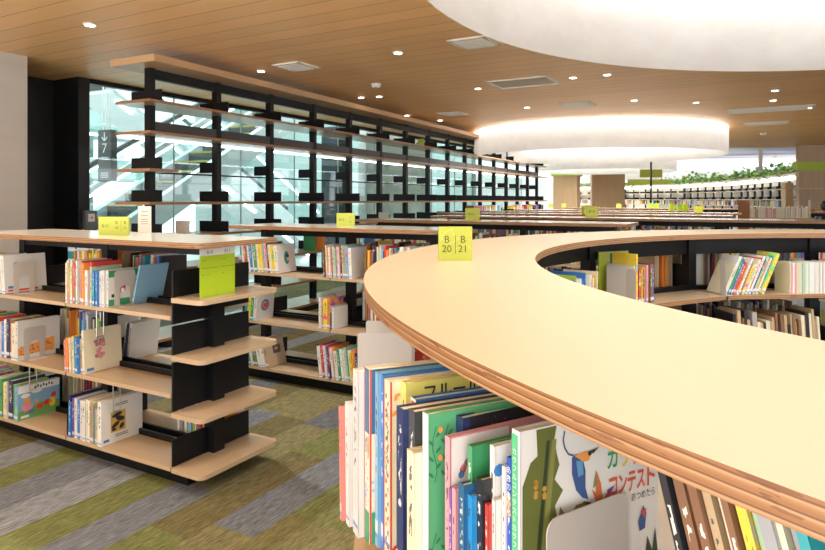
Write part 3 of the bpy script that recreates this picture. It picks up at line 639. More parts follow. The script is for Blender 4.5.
# bookcase behind (B12)
F1 = gl(3.99)
g1 = grp(F1, 3.99, 243, 281, T_, 'left group on top shelf, bookcase behind', names=[('white',0.015,0.25),('red',0.012,0.24),('teal',0.01,0.24),('white',0.014,0.25),('blue',0.016,0.235),('cream',0.01,0.25),('green',0.018,0.24),('white',0.012,0.25),('yellow',0.02,0.24),('pale blue',0.012,0.25),('pink',0.018,0.25),('black',0.012,0.25),('cream',0.012,0.235),('yellow',0.022,0.22),('white',0.02,0.23,0.22)], lean=R(-7), seed=21)
r1 = grp(F1, 3.99, 324, 353, T_, 'right group on top shelf, bookcase behind', names=[('brown',0.008,0.24),('pale green',0.012,0.24),('cream',0.010,0.25),('orange',0.010,0.23),('white',0.011,0.235),('pink',0.008,0.24),('white',0.010,0.24),('blue',0.008,0.23),('pale green',0.014,0.23),('pink',0.014,0.24),('white',0.012,0.24),('maroon',0.010,0.24),('yellow',0.008,0.255),('grey',0.022,0.25),('pale blue',0.016,0.25),('red',0.006,0.23),('white',0.022,0.235,0.22)], lean=R(-3), seed=22)
mb = MB(); o = r1[0][-1]; P = art_plane(o, 0.022); blob(mb, 0.11, 0.13, 0.022, 0.028, pnk, P); blob(mb, 0.11, 0.16, 0.010, 0.012, brn, P); finish(mb, o)
g2 = grp(F1, 3.99, 241, 257, M_, 'left group on middle shelf, bookcase behind', names=[('navy',0.02,0.14),('teal',0.012,0.15),('yellow',0.02,0.19),('green',0.014,0.19),('white',0.016,0.23,0.21)], seed=23, lean=R(5))
def art2(lst): o = lst[-1]; xs = [v.co.x for v in o.children[0].data.vertices]; return MB(), art_plane(o, max(xs)*2), o
mb, P, o = art2(g1[0]); blob(mb, 0.11, 0.12, 0.032, 0.055, colm((0.02,0.28,0.26)), P); blob(mb, 0.125, 0.115, 0.016, 0.024, skn, P, z=0.0003); blob(mb, 0.12, 0.135, 0.02, 0.014, blk, P, z=0.0004); finish(mb, o)
mb, P, o = art2(g2[0]); blob(mb, 0.10, 0.12, 0.05, 0.05, blu, P); blob(mb, 0.10, 0.12, 0.032, 0.032, org, P, z=0.0003); poly(mb, [(0.075,0.10),(0.13,0.10),(0.125,0.14),(0.08,0.13)], red, P, 0.0004); finish(mb, o)
grp(F1, 3.99, 318, 333, M_, 'by the middle upright, bookcase behind', names=[('white',0.012,0.24),('cream',0.012,0.20),('tan',0.012,0.20),('yellow',0.03,0.235),('orange',0.02,0.24),('grey',0.016,0.18),('white',0.01,0.17)], seed=24)
g3 = grp(F1, 3.99, 240, 271, B_, 'left group on bottom shelf, bookcase behind', names=[('white',0.014,0.19),('red',0.012,0.2),('pale blue',0.014,0.2),('orange',0.012,0.2),('teal',0.014,0.2),('white',0.012,0.21),('brown',0.014,0.21),('green',0.012,0.21),('white',0.016,0.21),('white',0.014,0.22),('white',0.02,0.235),('tan',0.018,0.24,0.22)], lean=R(-13), seed=25)
mb, P, o = art2(g3[0]); poly(mb, [(0.08,0.10),(0.17,0.10),(0.17,0.17),(0.08,0.17)], colm((0.12,0.09,0.05)), P); blob(mb, 0.12, 0.14, 0.025, 0.014, colm((0.5,0.42,0.3)), P, z=0.0003); finish(mb, o)
grp(F1, 3.99, 320, 360, B_, 'right group on bottom shelf, bookcase behind', names=[('white',0.016,0.24),('red',0.012,0.26),('maroon',0.010,0.25),('white',0.012,0.25),('purple',0.010,0.25),('red',0.014,0.25),('white',0.014,0.24),('orange',0.012,0.25),('white',0.018,0.22),('green',0.012,0.24),('white',0.014,0.24),('white',0.01,0.23),('pale green',0.014,0.25),('teal',0.012,0.24),('white',0.01,0.24),('yellow',0.012,0.22),('orange',0.014,0.24),('navy',0.012,0.22)], lean=R(-7), seed=26)
grp(F1, 3.99, 365, 470, T_, 'right bay of top shelf, bookcase behind', seed=27, far=True, pal=WT + DARKW)
grp(F1, 3.99, 371, 420, M_, 'right bay of middle shelf, bookcase behind', seed=28, far=True, pal=WT + DARKW)
FB1 = (W(4.59, 0, 0), GRZ + math.pi)
row_books(FB1, 2.1, 2.9, 0.02, T_, 'back top shelf near the round counter, bookcase behind', seed=31, far=True, pal=WT + DARKW)
row_books(FB1, 2.55, 2.95, 0.02, M_, 'back middle shelf beside the upright, bookcase behind', seed=33, far=True, pal=WT + ['orange','yellow','red'])
row_books(FB1, 2.5, 2.95, 0.02, B_, 'back bottom shelf, bookcase behind', seed=34, far=True)

# farther rows: one object for all remaining books
def far_case(n0, ua, ub, seed, levels=(0, 1, 2), pal=WT + DARKW):
    F = (W(n0, 0, 0), GRZ); 
    for j in levels: far_books(F, -ub, -ua, 0.03, LV[j], seed + j, pal=pal)
    Fb = (W(n0 + 0.6, 0, 0), GRZ + math.pi); far_books(Fb, ua, ub, 0.03, LV[2], seed + 7, pal=pal)
# third row: individual where the photo shows them
g, xe = row_books((W(5.9, 0, 0), GRZ), -3.85, -1.35, 0.03, T_, 'top shelf of third bookcase', seed=41, far=True, tr=(0.014, 0.03), pal=WT + DARKW)
g, xe = row_books((W(7.7, 0, 0), GRZ), -1.9, 1.2, 0.03, T_, 'top shelf of the long fourth bookcase', seed=42, far=True, tr=(0.02, 0.034), pal=WT)
far_case(9.5, 0.7, 4.7, 61); far_case(11.3, 0.7, 4.7, 71); far_case(13.4, 1.5, 4.8, 81); far_case(13.6, -5.3, -0.15, 91, pal=['white','cream','pink','pale blue','grey','tan','white']); far_case(17.0, -0.8, 4.7, 101)
far_books((W(5.9, 0, 0), GRZ), -3.85, -2.6, 0.03, M_, 111); far_books((W(7.7,0,0), GRZ), -3.85, -1.95, 0.03, T_, 112)

# books lying and standing on the low shelves of the tall shelving
TSO = Vector((-2.72, 6.63, 0)); TSX = Vector((math.cos(R(27)), -math.sin(R(27)), 0)); TSY = Vector((math.sin(R(27)), math.cos(R(27)), 0))
TSF = (TSO + TSX*0.25, R(63))   # facing the room
far_books(TSF, 8.5, LEN, 0.02, 1.141, 120, gap=0.25, hr=(0.16, 0.24)); far_books(TSF, 0.3, 8.5, 0.02, 1.141, 124, gap=0.93, hr=(0.14, 0.17)); far_books(TSF, 2.0, LEN, 0.02, 0.801, 121, gap=0.6)

# ------------------------------------------------------------------ the round counter
def arc(r, a0, a1, n): return [(r*math.cos(R(a0 + (a1-a0)*i/n)), r*math.sin(R(a0 + (a1-a0)*i/n))) for i in range(n + 1)]
A0, STEP, NB = 23.6, 21.0, 11
rc = empty('round_bookcase', (CX, CY, 0), 0, 'ring shaped bookcase with a curved pale wood counter, filling the right foreground', 'bookcase')
AE = A0 + STEP*NB
def ring(r0, r1, a0, a1, z0, z1, m, ms=None, n=None):
    n = n or max(4, int(abs(a1-a0)*1.2)); o_ = arc(r1, a0, a1, n); i_ = arc(r0, a0, a1, n); mb = MB()
    vs = [Vector((*p, z)) for z in (z0, z1) for p in o_ + i_]; k_ = n + 1; N2 = 2*k_
    mb.add(vs, [(N2+i, N2+i+1, N2+k_+i+1, N2+k_+i) for i in range(n)] + [(i+1, i, k_+i, k_+i+1) for i in range(n)], m)
    mb.add(vs, [(i, i+1, N2+i+1, N2+i) for i in range(n)] + [(k_+i+1, k_+i, N2+k_+i, N2+k_+i+1) for i in range(n)] + [(0, N2, N2+k_, k_), (n, k_+n, N2+k_+n, N2+n)], ms or m)
    return mb
ring(RI, RO, A0 - 5, AE + 5, TOPZ - 0.030, TOPZ, M_TOP, M_PLY, 260).build('countertop', rc, fix=True)
RM = (RO + RI)/2
ring(RM - 0.2, RM + 0.2, A0, AE, 0, 0.095, M_BLK).build('base', rc)
def polar(r, a): return Vector((r*math.cos(R(a)), r*math.sin(R(a)), 0))
RIN, ROUT = 2.150, 2.80
for i in range(NB + 1):
    a = A0 + STEP*i; Mx = Matrix.Rotation(R(a), 4, 'Z') @ Matrix.Translation((RM, 0, 0))
    MB().box(-0.035, 0.035, -0.03, 0.03, 0.095, TOPZ - 0.031, M_BLK, Mx).build('post', rc)
    for z in LV:
        if 190 < a < 215: continue
        if not (100 < a < 135 and z > 0.8): MB().box(-0.30, -0.04, -0.005, 0.005, z + 0.001, z + 0.16, M_BLK, Mx).build('divider', rc)
        MB().box(0.04, 0.26, -0.005, 0.005, z + 0.001, z + 0.16, M_BLK, Mx).build('divider', rc)
for i in range(NB):
    a = A0 + STEP*i; b = a + STEP
    for z in LV:
        mb = MB(); pts = [polar(RM - 0.05, a + 0.2), polar(RM - 0.05, b - 0.2), polar(RIN, b - 0.2), polar(RIN, a + 0.2)]
        mb.prism([(p.x, p.y) for p in pts], z - 0.024, z, M_SHELF, M_PLY); mb.build('inner_shelf', rc)
        ring(RM + 0.05, ROUT, a + 0.15, b - 0.15, z - 0.024, z, M_SHELF, None, 10).build('outer_shelf', rc)
        c0, c1 = polar(RM, a), polar(RM, b); mb = MB(); mb.bar(c0 + Vector((0, 0, z - 0.01)), c1 + Vector((0, 0, z - 0.01)), 0.05, 0.07, M_BLK); mb.build('back_rail', rc)
    c0, c1 = polar(RM, a), polar(RM, b); mb = MB(); mb.bar(c0 + Vector((0, 0, TOPZ - 0.09)), c1 + Vector((0, 0, TOPZ - 0.09)), 0.03, 0.115, M_BLK); mb.build('top_beam', rc)
# inner books; bay m has its chord frame turned to m
def inner(mid, x0, x1, z, place, y=2.150, **k_):
    return row_books(((CX, CY, 0), R(mid - 90)), x0, x1, y, z, place, **k_)
PI_ = 'inside the ring'
inner(97.1, -0.40, 0.06, T_, 'leaning group inside the ring', names=[('cream',0.010,0.22),('white',0.018,0.26),('green',0.010,0.25),('blue',0.008,0.24),('pink',0.008,0.21),('red',0.014,0.22),('orange',0.010,0.20),('white',0.012,0.25),('purple',0.012,0.22),('yellow',0.014,0.20),('white',0.010,0.21),('cream',0.016,0.24),('red',0.007,0.25),('white',0.014,0.26),('navy',0.008,0.24),('pale green',0.014,0.26),('orange',0.008,0.25),('white',0.010,0.25),('teal',0.008,0.26),('yellow',0.02,0.28)], lean=R(24), seed=51)
inner(97.1, 0.07, 0.385, T_, 'magazine row inside the ring', seed=52, far=True, pal=['white','white','cream','pink','pale green','white'], hr=(0.195, 0.20), tr=(0.006, 0.011), dep=0.15)
inner(97.1, -0.33, 0.28, M_, 'inner middle shelf under the magazines', seed=53, far=True, pal=['tan','brown','grey','cream','brown','black','tan'], hr=(0.20, 0.31), tr=(0.010, 0.024), lean=R(-4))
inner(139.1, -0.17, 0.07, T_, 'left of the lime picture book inside the ring', names=[('white',0.012,0.22),('pale blue',0.010,0.22),('orange',0.010,0.20),('pink',0.012,0.20),('orange',0.014,0.21),('white',0.01,0.20),('red',0.01,0.20),('yellow',0.010,0.21),('cream',0.012,0.23)], seed=54, lean=R(2))
inner(118.1, -0.41, 0.28, T_, 'group right of the lime book inside the ring', names=[('white',0.007,0.21),('orange',0.018,0.20),('white',0.01,0.22),('yellow',0.012,0.29),('blue',0.012,0.28),('red',0.016,0.20),('yellow',0.010,0.20),('maroon',0.009,0.20),('yellow',0.008,0.21),('pink',0.012,0.22),('teal',0.009,0.19),('salmon',0.014,0.22),('brown',0.012,0.23),('green',0.016,0.225),('purple',0.012,0.22)], seed=55)
inner(139.1, -0.40, -0.18, T_, 'left curve inside the ring', seed=56, hr=(0.20, 0.245), pal=['white','pale blue','blue','orange','white','grey','lime','white'])
inner(118.1, 0.10, 0.38, M_, 'inner middle shelf below the red and yellow books', seed=57, far=True, pal=['grey','red','teal','white','lime','blue'], hr=(0.18,0.26))
inner(76.1, -0.38, 0.2, T_, 'inner top shelf at the right edge', seed=58, far=True)
inner(76.1, -0.38, -0.1, M_, 'inner middle shelf at the right edge', seed=59, far=True, pal=['pale blue','white'])
# big lime book standing cover out, and yellow one behind it
ob = empty('picture_book', (CX, CY, 0), R(118.1 - 90), 'lime green picture book standing cover out inside the ring', 'book')
y_ = 2.40
MB().box(-0.41, -0.165, y_, y_ + 0.012, T_ + 0.001, T_ + 0.285, colm((0.50, 0.58, 0.07))).build('cover', ob)
mb = MB(); P = vert_plane((0, y_ - 0.001, T_ + 0.045), (1, 0, 0)); poly(mb, [(-0.295,0.03),(-0.215,0.03),(-0.215,0.13),(-0.295,0.13)], yel, P)
for q in range(8): blob(mb, -0.255 + 0.018*math.cos(q*0.8), 0.075 + 0.022*math.sin(q*0.8), 0.010, 0.003, blk, P @ Matrix.Identity(4), 6, rot=q*0.9, z=0.0004)
poly(mb, [(-0.20,0.20),(-0.175,0.20),(-0.175,0.212),(-0.20,0.212)], blk, P); poly(mb, [(-0.20,0.18),(-0.175,0.18),(-0.175,0.192),(-0.20,0.192)], blk, P); mb.build('cover_art', ob)
def outer_back(mid, x0, x1, z, place, **k_):
    return row_books(((CX, CY, 0), R(mid + 90)), x0, x1, -2.79, z, place, **k_)
outer_back(118.1, -0.46, -0.28, T_, 'far outer side behind the green book, top shelf of ring', seed=61, far=True, pal=['tan','cream','orange','tan','brown'], hr=(0.25,0.30))
outer_back(97.1, -0.42, -0.15, T_, 'far outer side of ring behind the magazines, top shelf', seed=62, far=True, pal=DARKW, hr=(0.24,0.29))
outer_back(97.1, 0.12, 0.42, T_, 'far outer side of ring behind the leaning books, top shelf', seed=63, far=True, pal=DARKW + ['white'], hr=(0.23,0.28))
outer_back(97.1, -0.42, 0.42, M_, 'far outer side of ring, middle shelf', seed=64, far=True, pal=DARKW, hr=(0.24,0.30))
outer_back(118.1, -0.1, 0.40, M_, 'far outer side of ring left of the post, middle shelf', seed=65, far=True, pal=DARKW)
bookend(Vector((CX, CY, T_)) + (Matrix.Rotation(R(97.1-90), 3, 'Z') @ Vector((-0.412, 2.10, 0))), R(97.1-90), 'pinkish white bookend holding the leaning books inside the ring', w_=0.06, h=0.225, arch=False)
bookend(Vector((CX, CY, T_)) + (Matrix.Rotation(R(118.1-90), 3, 'Z') @ Vector((-0.425, 2.10, 0))), R(118.1-90), 'white bookend in front of the lime picture book inside the ring', w_=0.07, h=0.21, arch=False)

o = empty('picture_book', (CX, CY, 0), R(97.1 - 90), 'white picture book with dark drawing standing behind the ring post', 'book')
MB().box(-0.44, -0.30, 2.56, 2.572, T_ + 0.001, T_ + 0.245, wht).build('cover', o)
mb = MB(); P = vert_plane((0, 2.559, T_), (1, 0, 0)); blob(mb, -0.425, 0.12, 0.012, 0.014, blk, P, 9); blob(mb, -0.415, 0.095, 0.010, 0.008, colm((0.35,0.06,0.10)), P, 9); mb.build('cover_art', o)
o = empty('picture_book', W(2.66, 0, LV[2] + 0.001), GRZ, 'white landscape book with black writing and teal foot behind the top shelf group', 'book')
xa, xb = -u_at(68, 2.66), -u_at(100, 2.66)
MB().box(xa, xb, 0, 0.012, 0, 0.305, wht).build('cover', o)
mb = MB(); P = vert_plane((0, -0.0008, 0), (1, 0, 0)); poly(mb, [(xa,0.2),(xb,0.2),(xb,0.262),(xa,0.25)], colm((0.03,0.28,0.30)), P); text_into(mb, 'どふ', 0.05, blk, P @ Matrix.Translation((xb - 0.075, 0.278, 0.0003)), bold=0.02); blob(mb, xa + 0.09, 0.277, 0.012, 0.010, brn, P, 8, z=0.0003); mb.build('cover_art', o)
# ------------------------------------------------------------------ foreground books on the outer side
SA = Vector((-0.108, 1.167, 0)); STV = Vector((0.641, -0.767, 0))
NEAR = []
def near(s, x0, ytop, t_, d, cname, label, beta=None, art_fn=None, lean=0.0, h=None, base=T_):
    """s = place along the row, x0/ytop = photo position of the left top corner of the spine"""
    beta = beta if beta is not None else 22 + 8*s/0.37
    yv = Vector((math.cos(R(beta)), math.sin(R(beta)), 0)); k_ = (x0 - 412.5)/640
    p = SA + STV*s; # p - r*yv on ray: X = k Y
    r_ = (p.x - k_*p.y)/(yv.x - k_*yv.y); p = p - yv*r_
    h = h or (EYE - (ytop - 199.5)*p.y/640 - base)
    rz = R(beta - 90); xv = Vector((yv.y, -yv.x, 0))
    loc = p + xv*t_/2; loc.z = base + 0.001
    o = book(loc, rz, t_, h, d, cname, label, lean)
    o.children[0].color[3] = 0; NEAR.append((o, t_, h, d)); return o
def nart(): o, t_, h, d = NEAR[-1]; return MB(), art_plane(o, t_), o, t_, h, d
def spine_plane(): return vert_plane((0, -0.0006, 0), (1, 0, 0))
def sart(fn):
    o, t_, h, d = NEAR[-1]; mb = MB(); fn(mb, spine_plane(), t_, h, d); mb.build('spine_art', o, fix=False)
def cart(fn, w_=0.05):
    o, t_, h, d = NEAR[-1]; mb = MB(); fn(mb, art_plane(o, t_) @ Matrix.Translation((w_/2 + 0.001, 0, 0)), w_, h, d); mb.build('cover_art', o, fix=False)
def vtext(mb, P, txt, x, y, size, m):    # upright letters stacked down a spine
    for i, ch in enumerate(txt): text_into(mb, ch, size, m, P @ Matrix.Translation((x, y - i*size*1.05, 0)))
near(-0.055, 340, 408, 0.012, 0.21, 'salmon', 'thin salmon book sticking out at the far left of the foreground row', lean=R(-3))
near(-0.035, 346, 403, 0.020, 0.21, 'white', 'white book beside the salmon one at the far left of the foreground row', lean=R(-2))
near(0.000, 353, 369, 0.028, 0.22, 'white', 'tall thick white spined book at the left of the foreground row')
near(0.031, 364.5, 367, 0.026, 0.23, 'cream', 'tall patterned book with denim blue top and red edge, foreground row')
def f(mb, P, t_, h, d):
    x = t_/2; poly(mb, [(-x,0),(-x+0.003,0),(-x+0.003,h),(-x,h)], red, P); poly(mb, [(-x+0.003,h*0.63),(x,h*0.63),(x,h),(-x+0.003,h)], colm((0.05,0.13,0.25)), P); poly(mb, [(-x+0.003,0),(x,0),(x,h*0.18),(-x+0.003,h*0.18)], grn, P)
    for q in range(30): blob(mb, rnd.uniform(-x+0.005, x-0.003), rnd.uniform(h*0.2, h*0.6), 0.0025, 0.003, lbl, P, 6, z=0.0002)
    blob(mb, x-0.005, h*0.55, 0.004, 0.022, org, P, z=0.0003)
sart(f); cart(f, 0.20)
near(0.060, 375, 372, 0.014, 0.22, 'pale blue', 'bright blue picture book, third tall one in the foreground row')
near(0.076, 381, 375, 0.010, 0.23, 'blue', 'thin deep blue book just before the cream bird patterned one, foreground row')
near(0.088, 384, 379, 0.026, 0.20, 'cream', 'cream book patterned with brown animals and a red edge, foreground row')
def f(mb, P, t_, h, d):
    x = t_/2; poly(mb, [(-x,0),(-x+0.003,0),(-x+0.003,h),(-x,h)], red, P)
    for q in range(22):
        cc = (brn, grn, brn, org, red)[q % 5]; yy = h*(0.05 + 0.9*q/22); xx = (-1)**q * 0.004 + 0.002
        blob(mb, xx, yy, 0.004, 0.0028, cc, P, 7, rot=q, z=0.0002); stroke(mb, [(xx, yy), (xx + 0.004, yy + 0.006)], 0.0015, cc, P)
sart(f)
def f(mb, P, t_, h, d):
    x = t_/2; poly(mb, [(-x,0),(-x+0.003,0),(-x+0.003,h),(-x,h)], red, P)
    for q in range(60):
        cc = (brn, grn, brn, org, red)[q % 5]; yy = h*rnd.uniform(0.03, 0.97); xx = rnd.uniform(-x + 0.008, x - 0.008); blob(mb, xx, yy, 0.007, 0.0035, cc, P, 7, rot=q*0.8, z=0.0002); blob(mb, xx + 0.005, yy + 0.004, 0.003, 0.003, cc, P, 7, z=0.0002)
cart(f, 0.15)
near(0.116, 401, 381, 0.020, 0.24, 'lime', 'yellow green book with large dark Japanese title along its top, foreground row')
o, t_, h, d = NEAR[-1]; o.children[0].color = (0.66, 0.62, 0.16, 0)
mb, P, o, t_, h, d = nart(); text_into(mb, 'フルールヴィ', 0.030, blk, P @ Matrix.Translation((0.115, h - 0.022, 0.0003)), width=0.16, bold=0.02)
mb.build('cover_art', o, fix=False)
near(0.138, 411, 397, 0.020, 0.23, 'blue', 'slate blue hardback with a red and white spine top, behind the navy one', beta=25)
def f(mb, P, t_, h, d): x = t_/2; poly(mb, [(-x,h*0.85),(x,h*0.85),(x,h),(-x,h)], wht, P); poly(mb, [(-x+0.003,h*0.88),(x-0.005,h*0.88),(x-0.005,h-0.005),(-x+0.003,h-0.005)], red, P, 0.0002)
sart(f)
near(0.160, 396.5, 406, 0.026, 0.20, 'navy', 'navy blue book with a rounded spine sticking out of the foreground row')
near(0.188, 408.5, 409, 0.022, 0.20, 'grey', 'dark grey glossy hardback right of the navy book, foreground row')
NEAR[-1][0].children[0].color = (0.07, 0.075, 0.08, 0)
near(0.212, 407, 449, 0.024, 0.15, 'cream', 'short pale yellow and white book in front of the dark grey hardback')
near(0.238, 423, 412, 0.018, 0.24, 'green', 'green picture book with leaf vines and red blossoms, foreground row')
NEAR[-1][0].children[0].color = (0.10, 0.42, 0.20, 0)
mb, P, o, t_, h, d = nart()
for q in range(9):
    x0 = 0.01 + 0.021*(q % 6); y0 = 0.02 + 0.08*(q//3)
    stroke(mb, [(x0 + 0.004*math.sin(i), y0 + 0.012*i) for i in range(8)], 0.0016, colm((0.03,0.20,0.10)), P)
    for i in range(1, 7): blob(mb, x0 + 0.006*(-1)**i, y0 + 0.012*i, 0.006, 0.0022, colm((0.03,0.20,0.10)), P, 7, rot=0.8*(-1)**i, z=0.0001)
for q in range(14): blob(mb, 0.01 + rnd.random()*0.2, 0.06 + rnd.random()*(h-0.07), 0.004, 0.005, org, P, 8, z=0.0003)
poly(mb, [(0.004,0.0),(0.23,0.0),(0.23,0.045),(0.004,0.045)], colm((0.35,0.05,0.04)), P, 0.0004)
poly(mb, [(0.045,0.10),(0.12,0.10),(0.12,h-0.035),(0.055,h-0.032),(0.045,h-0.045)], colm((0.05,0.22,0.42)), P, 0.0005); mb.build('cover_art', o, fix=False)
def f(mb, P, t_, h, d): x = t_/2; poly(mb, [(-x,0),(x,0),(x,h),(-x,h)], wht, P)
sart(f)
near(0.258, 456, 416, 0.018, 0.24, 'navy', 'navy hardback with star speckled black cover, foreground row', beta=32)
mb, P, o, t_, h, d = nart(); poly(mb, [(0.012,0),(d,0),(d,h),(0.012,h)], colm((0.015,0.015,0.025)), P)
for q in range(70): blob(mb, 0.015 + rnd.random()*(d-0.02), rnd.random()*h, 0.0007, 0.0007, yel, P, 5, z=0.0003)
mb.build('cover_art', o, fix=False)
near(0.278, 445, 436, 0.012, 0.23, 'pink', 'pink and white picture book with flowers and a blue rabbit, foreground row', beta=31)
mb, P, o, t_, h, d = nart(); poly(mb, [(0.003,0),(0.11,0),(0.11,h-0.002),(0.003,h-0.002)], colm((0.82,0.74,0.74)), P)
for q in range(26): 
    a = rnd.random()*6.28; blob(mb, 0.055 + 0.035*math.cos(a), h-0.062 + 0.028*abs(math.sin(a)), 0.006, 0.006, (red, pnk, blu, org)[q % 4], P, 7, z=0.0003)
tl = colm((0.03,0.20,0.32)); blob(mb, 0.05, h-0.095, 0.011, 0.018, tl, P, z=0.0004); blob(mb, 0.043, h-0.072, 0.004, 0.012, tl, P, rot=0.2, z=0.0004); blob(mb, 0.058, h-0.072, 0.004, 0.012, tl, P, rot=-0.2, z=0.0004)
mb.build('cover_art', o, fix=False)
near(0.291, 449, 488, 0.006, 0.16, 'purple', 'very thin short purple book in front of the pink one')
near(0.298, 452, 488, 0.009, 0.16, 'pink', 'short pink and white book beside the thin purple one, foreground row')
near(0.306, 467.5, 445, 0.012, 0.21, 'green', 'dark forest green picture book right of the pink rabbit one')
near(0.312, 458.5, 483, 0.014, 0.19, 'teal', 'dark blue book with yellow title, in front of the forest green one')
NEAR[-1][0].children[0].color = (0.02, 0.12, 0.26, 0)
near(0.324, 467, 494, 0.012, 0.15, 'blue', 'short sky blue book between dark blue and black ones, foreground row')
NEAR[-1][0].children[0].color = (0.02, 0.28, 0.65, 0)
near(0.334, 476, 478, 0.014, 0.20, 'black', 'black book with small white lettering, foreground row')
near(0.344, 490, 445, 0.010, 0.20, 'white', 'white and yellow edged teal picture book, foreground row')
mb, P, o, t_, h, d = nart()
for q in range(16): blob(mb, 0.008 + rnd.random()*0.08, h*0.55 + rnd.random()*h*0.42, 0.010, 0.009, (colm((0.03,0.38,0.36)), blu, grn)[q % 3], P, 8, z=q*0.00002)
mb.build('cover_art', o, fix=False)
near(0.350, 485, 504, 0.006, 0.15, 'red', 'small red book between the black and white ones, foreground row')
near(0.356, 492, 500, 0.006, 0.15, 'white', 'small slim white book beside the small red one, foreground row')
near(0.364, 502, 466, 0.007, 0.18, 'white', 'slim white book with red marks left of the vivid blue one')
near(0.371, 507, 457, 0.008, 0.19, 'blue', 'vivid blue book with white Japanese spine letters beside the bird book')
NEAR[-1][0].children[0].color = (0.02, 0.08, 0.50, 0)
sart(lambda mb, P, t_, h, d: vtext(mb, P, 'あおのじかん', 0, h - 0.018, 0.011, wht))
near(0.380, 512, 429, 0.017, 0.27, 'white', 'large white picture book with hummingbirds and colourful Japanese title, foreground row', beta=29)
def f(mb, P, t_, h, d):
    x = t_/2; poly(mb, [(-x,0),(x*0.55,0),(x*0.55,h-0.006),(-x,h-0.006)], colm((0.10,0.50,0.24)), P)
    for q in range(20): text_into(mb, 'カラフルコンテスト'[q % 9], 0.010, wht, P @ Matrix.Translation((-x*0.25, h - 0.03 - q*0.0115, 0.0003)))
sart(f)
mb, P, o, t_, h, d = nart()
olive = colm((0.13,0.15,0.035)); olive2 = colm((0.24,0.25,0.07)); dgr = colm((0.03,0.05,0.02)); bl2 = colm((0.04,0.10,0.30)); sky = colm((0.12,0.35,0.60))
import math as _m
def leafedge(x, amp, y0, y1, n): return [(x + amp*(0.5 + 0.5*_m.sin(i*2.3))*(1 if i % 2 else 0.3), y0 + (y1-y0)*i/n) for i in range(n+1)]
pts = [(0.004, h-0.075), (0.004, 0.0)] + [(0.075, 0.0)] + leafedge(0.060, 0.016, 0.03, h-0.002, 14) + [(0.028, h-0.002), (0.030, h-0.038), (0.018, h-0.045)]
poly(mb, pts, olive, P); poly(mb, [(0.018,0.04),(0.026,0.04),(0.052,h-0.02),(0.046,h-0.02)], dgr, P, 0.0002); poly(mb, [(0.034,0.10),(0.044,0.10),(0.064,h-0.02),(0.056,h-0.02)], olive2, P, 0.0002)
for q in range(9): blob(mb, 0.032 + 0.010*_m.cos(q*2.1), h-0.085 + 0.012*_m.sin(q*1.7), 0.004, 0.004, colm((0.55,0.30,0.05)), P, 7, z=0.0003)
# big dark leaf
poly(mb, [(0.006,0.05),(0.04,0.115),(0.075,0.150),(0.115,0.172),(0.135,0.165),(0.12,0.137),(0.09,0.105),(0.06,0.08),(0.04,0.0),(0.006,0.0)], dgr, P, 0.0004)
poly(mb, [(0.062,0.138),(0.070,0.175),(0.085,0.155),(0.100,0.170),(0.12,0.170),(0.09,0.132)], colm((0.25,0.20,0.07)), P, 0.0005)
poly(mb, [(0.012,0.075),(0.05,0.118),(0.055,0.10),(0.018,0.055)], org, P, 0.0006)
poly(mb, [(0.028,0.03),(0.085,0.10),(0.085,0.06),(0.04,0.0)], wht, P, 0.0006); poly(mb, [(0.035,0.035),(0.085,0.09),(0.085,0.072),(0.042,0.018)], red, P, 0.0007)
# flying bird
poly(mb, [(0.092,h-0.052),(0.100,h-0.048),(0.112,h-0.055),(0.118,h-0.075),(0.118,h-0.10),(0.124,h-0.118),(0.112,h-0.113),(0.100,h-0.100),(0.092,h-0.075)], bl2, P, 0.0003)
poly(mb, [(0.100,h-0.058),(0.112,h-0.060),(0.114,h-0.080),(0.104,h-0.082)], sky, P, 0.0005)
stroke(mb, [(0.096,h-0.050),(0.086,h-0.046),(0.079,h-0.036),(0.076,h-0.024),(0.079,h-0.012)], 0.0026, bl2, P)
poly(mb, [(0.096,h-0.050),(0.118,h-0.048),(0.130,h-0.052),(0.124,h-0.062),(0.114,h-0.062)], org, P, 0.0006); poly(mb, [(0.128,h-0.049),(0.145,h-0.046),(0.132,h-0.054)], dgr, P, 0.0007); blob(mb, 0.126, h-0.052, 0.004, 0.0035, dgr, P, 8, z=0.0008)
# second bird
poly(mb, [(0.138,h-0.078),(0.148,h-0.10),(0.152,h-0.125),(0.162,h-0.115),(0.172,h-0.112),(0.160,h-0.130),(0.148,h-0.138),(0.126,h-0.157),(0.140,h-0.130),(0.130,h-0.105),(0.138,h-0.112)], colm((0.65,0.16,0.05)), P, 0.0004)
poly(mb, [(0.138,h-0.078),(0.141,h-0.10),(0.132,h-0.104)], olive2, P, 0.0006); poly(mb, [(0.160,h-0.113),(0.176,h-0.108),(0.164,h-0.124)], colm((0.2,0.06,0.30)), P, 0.0006)
# small blue bird at the right and grass
poly(mb, [(0.225,h-0.175),(0.236,h-0.152),(0.243,h-0.165),(0.240,h-0.188),(0.228,h-0.190)], bl2, P, 0.0004); poly(mb, [(0.230,h-0.160),(0.243,h-0.158),(0.238,h-0.172)], red, P, 0.0006)
poly(mb, [(0.215,0.0),(0.268,0.0),(0.268,0.06),(0.262,0.10),(0.256,0.065),(0.245,0.09),(0.24,0.055),(0.215,0.05)], dgr, P, 0.0005)
for i, (ch, cc) in enumerate(zip('カラフル', (colm((0.04,0.38,0.15)), yel, org, red))): text_into(mb, ch, 0.036, cc, P @ Matrix.Translation((0.172 + i*0.025, h-0.070 - 0.002*i, 0.0008)), width=0.021, bold=0.022)
for i, ch in enumerate('コンテスト'): text_into(mb, ch, 0.036, colm((0.72,0.10,0.04)), P @ Matrix.Translation((0.172 + i*0.0195, h-0.112, 0.0008)), width=0.0172, bold=0.022)
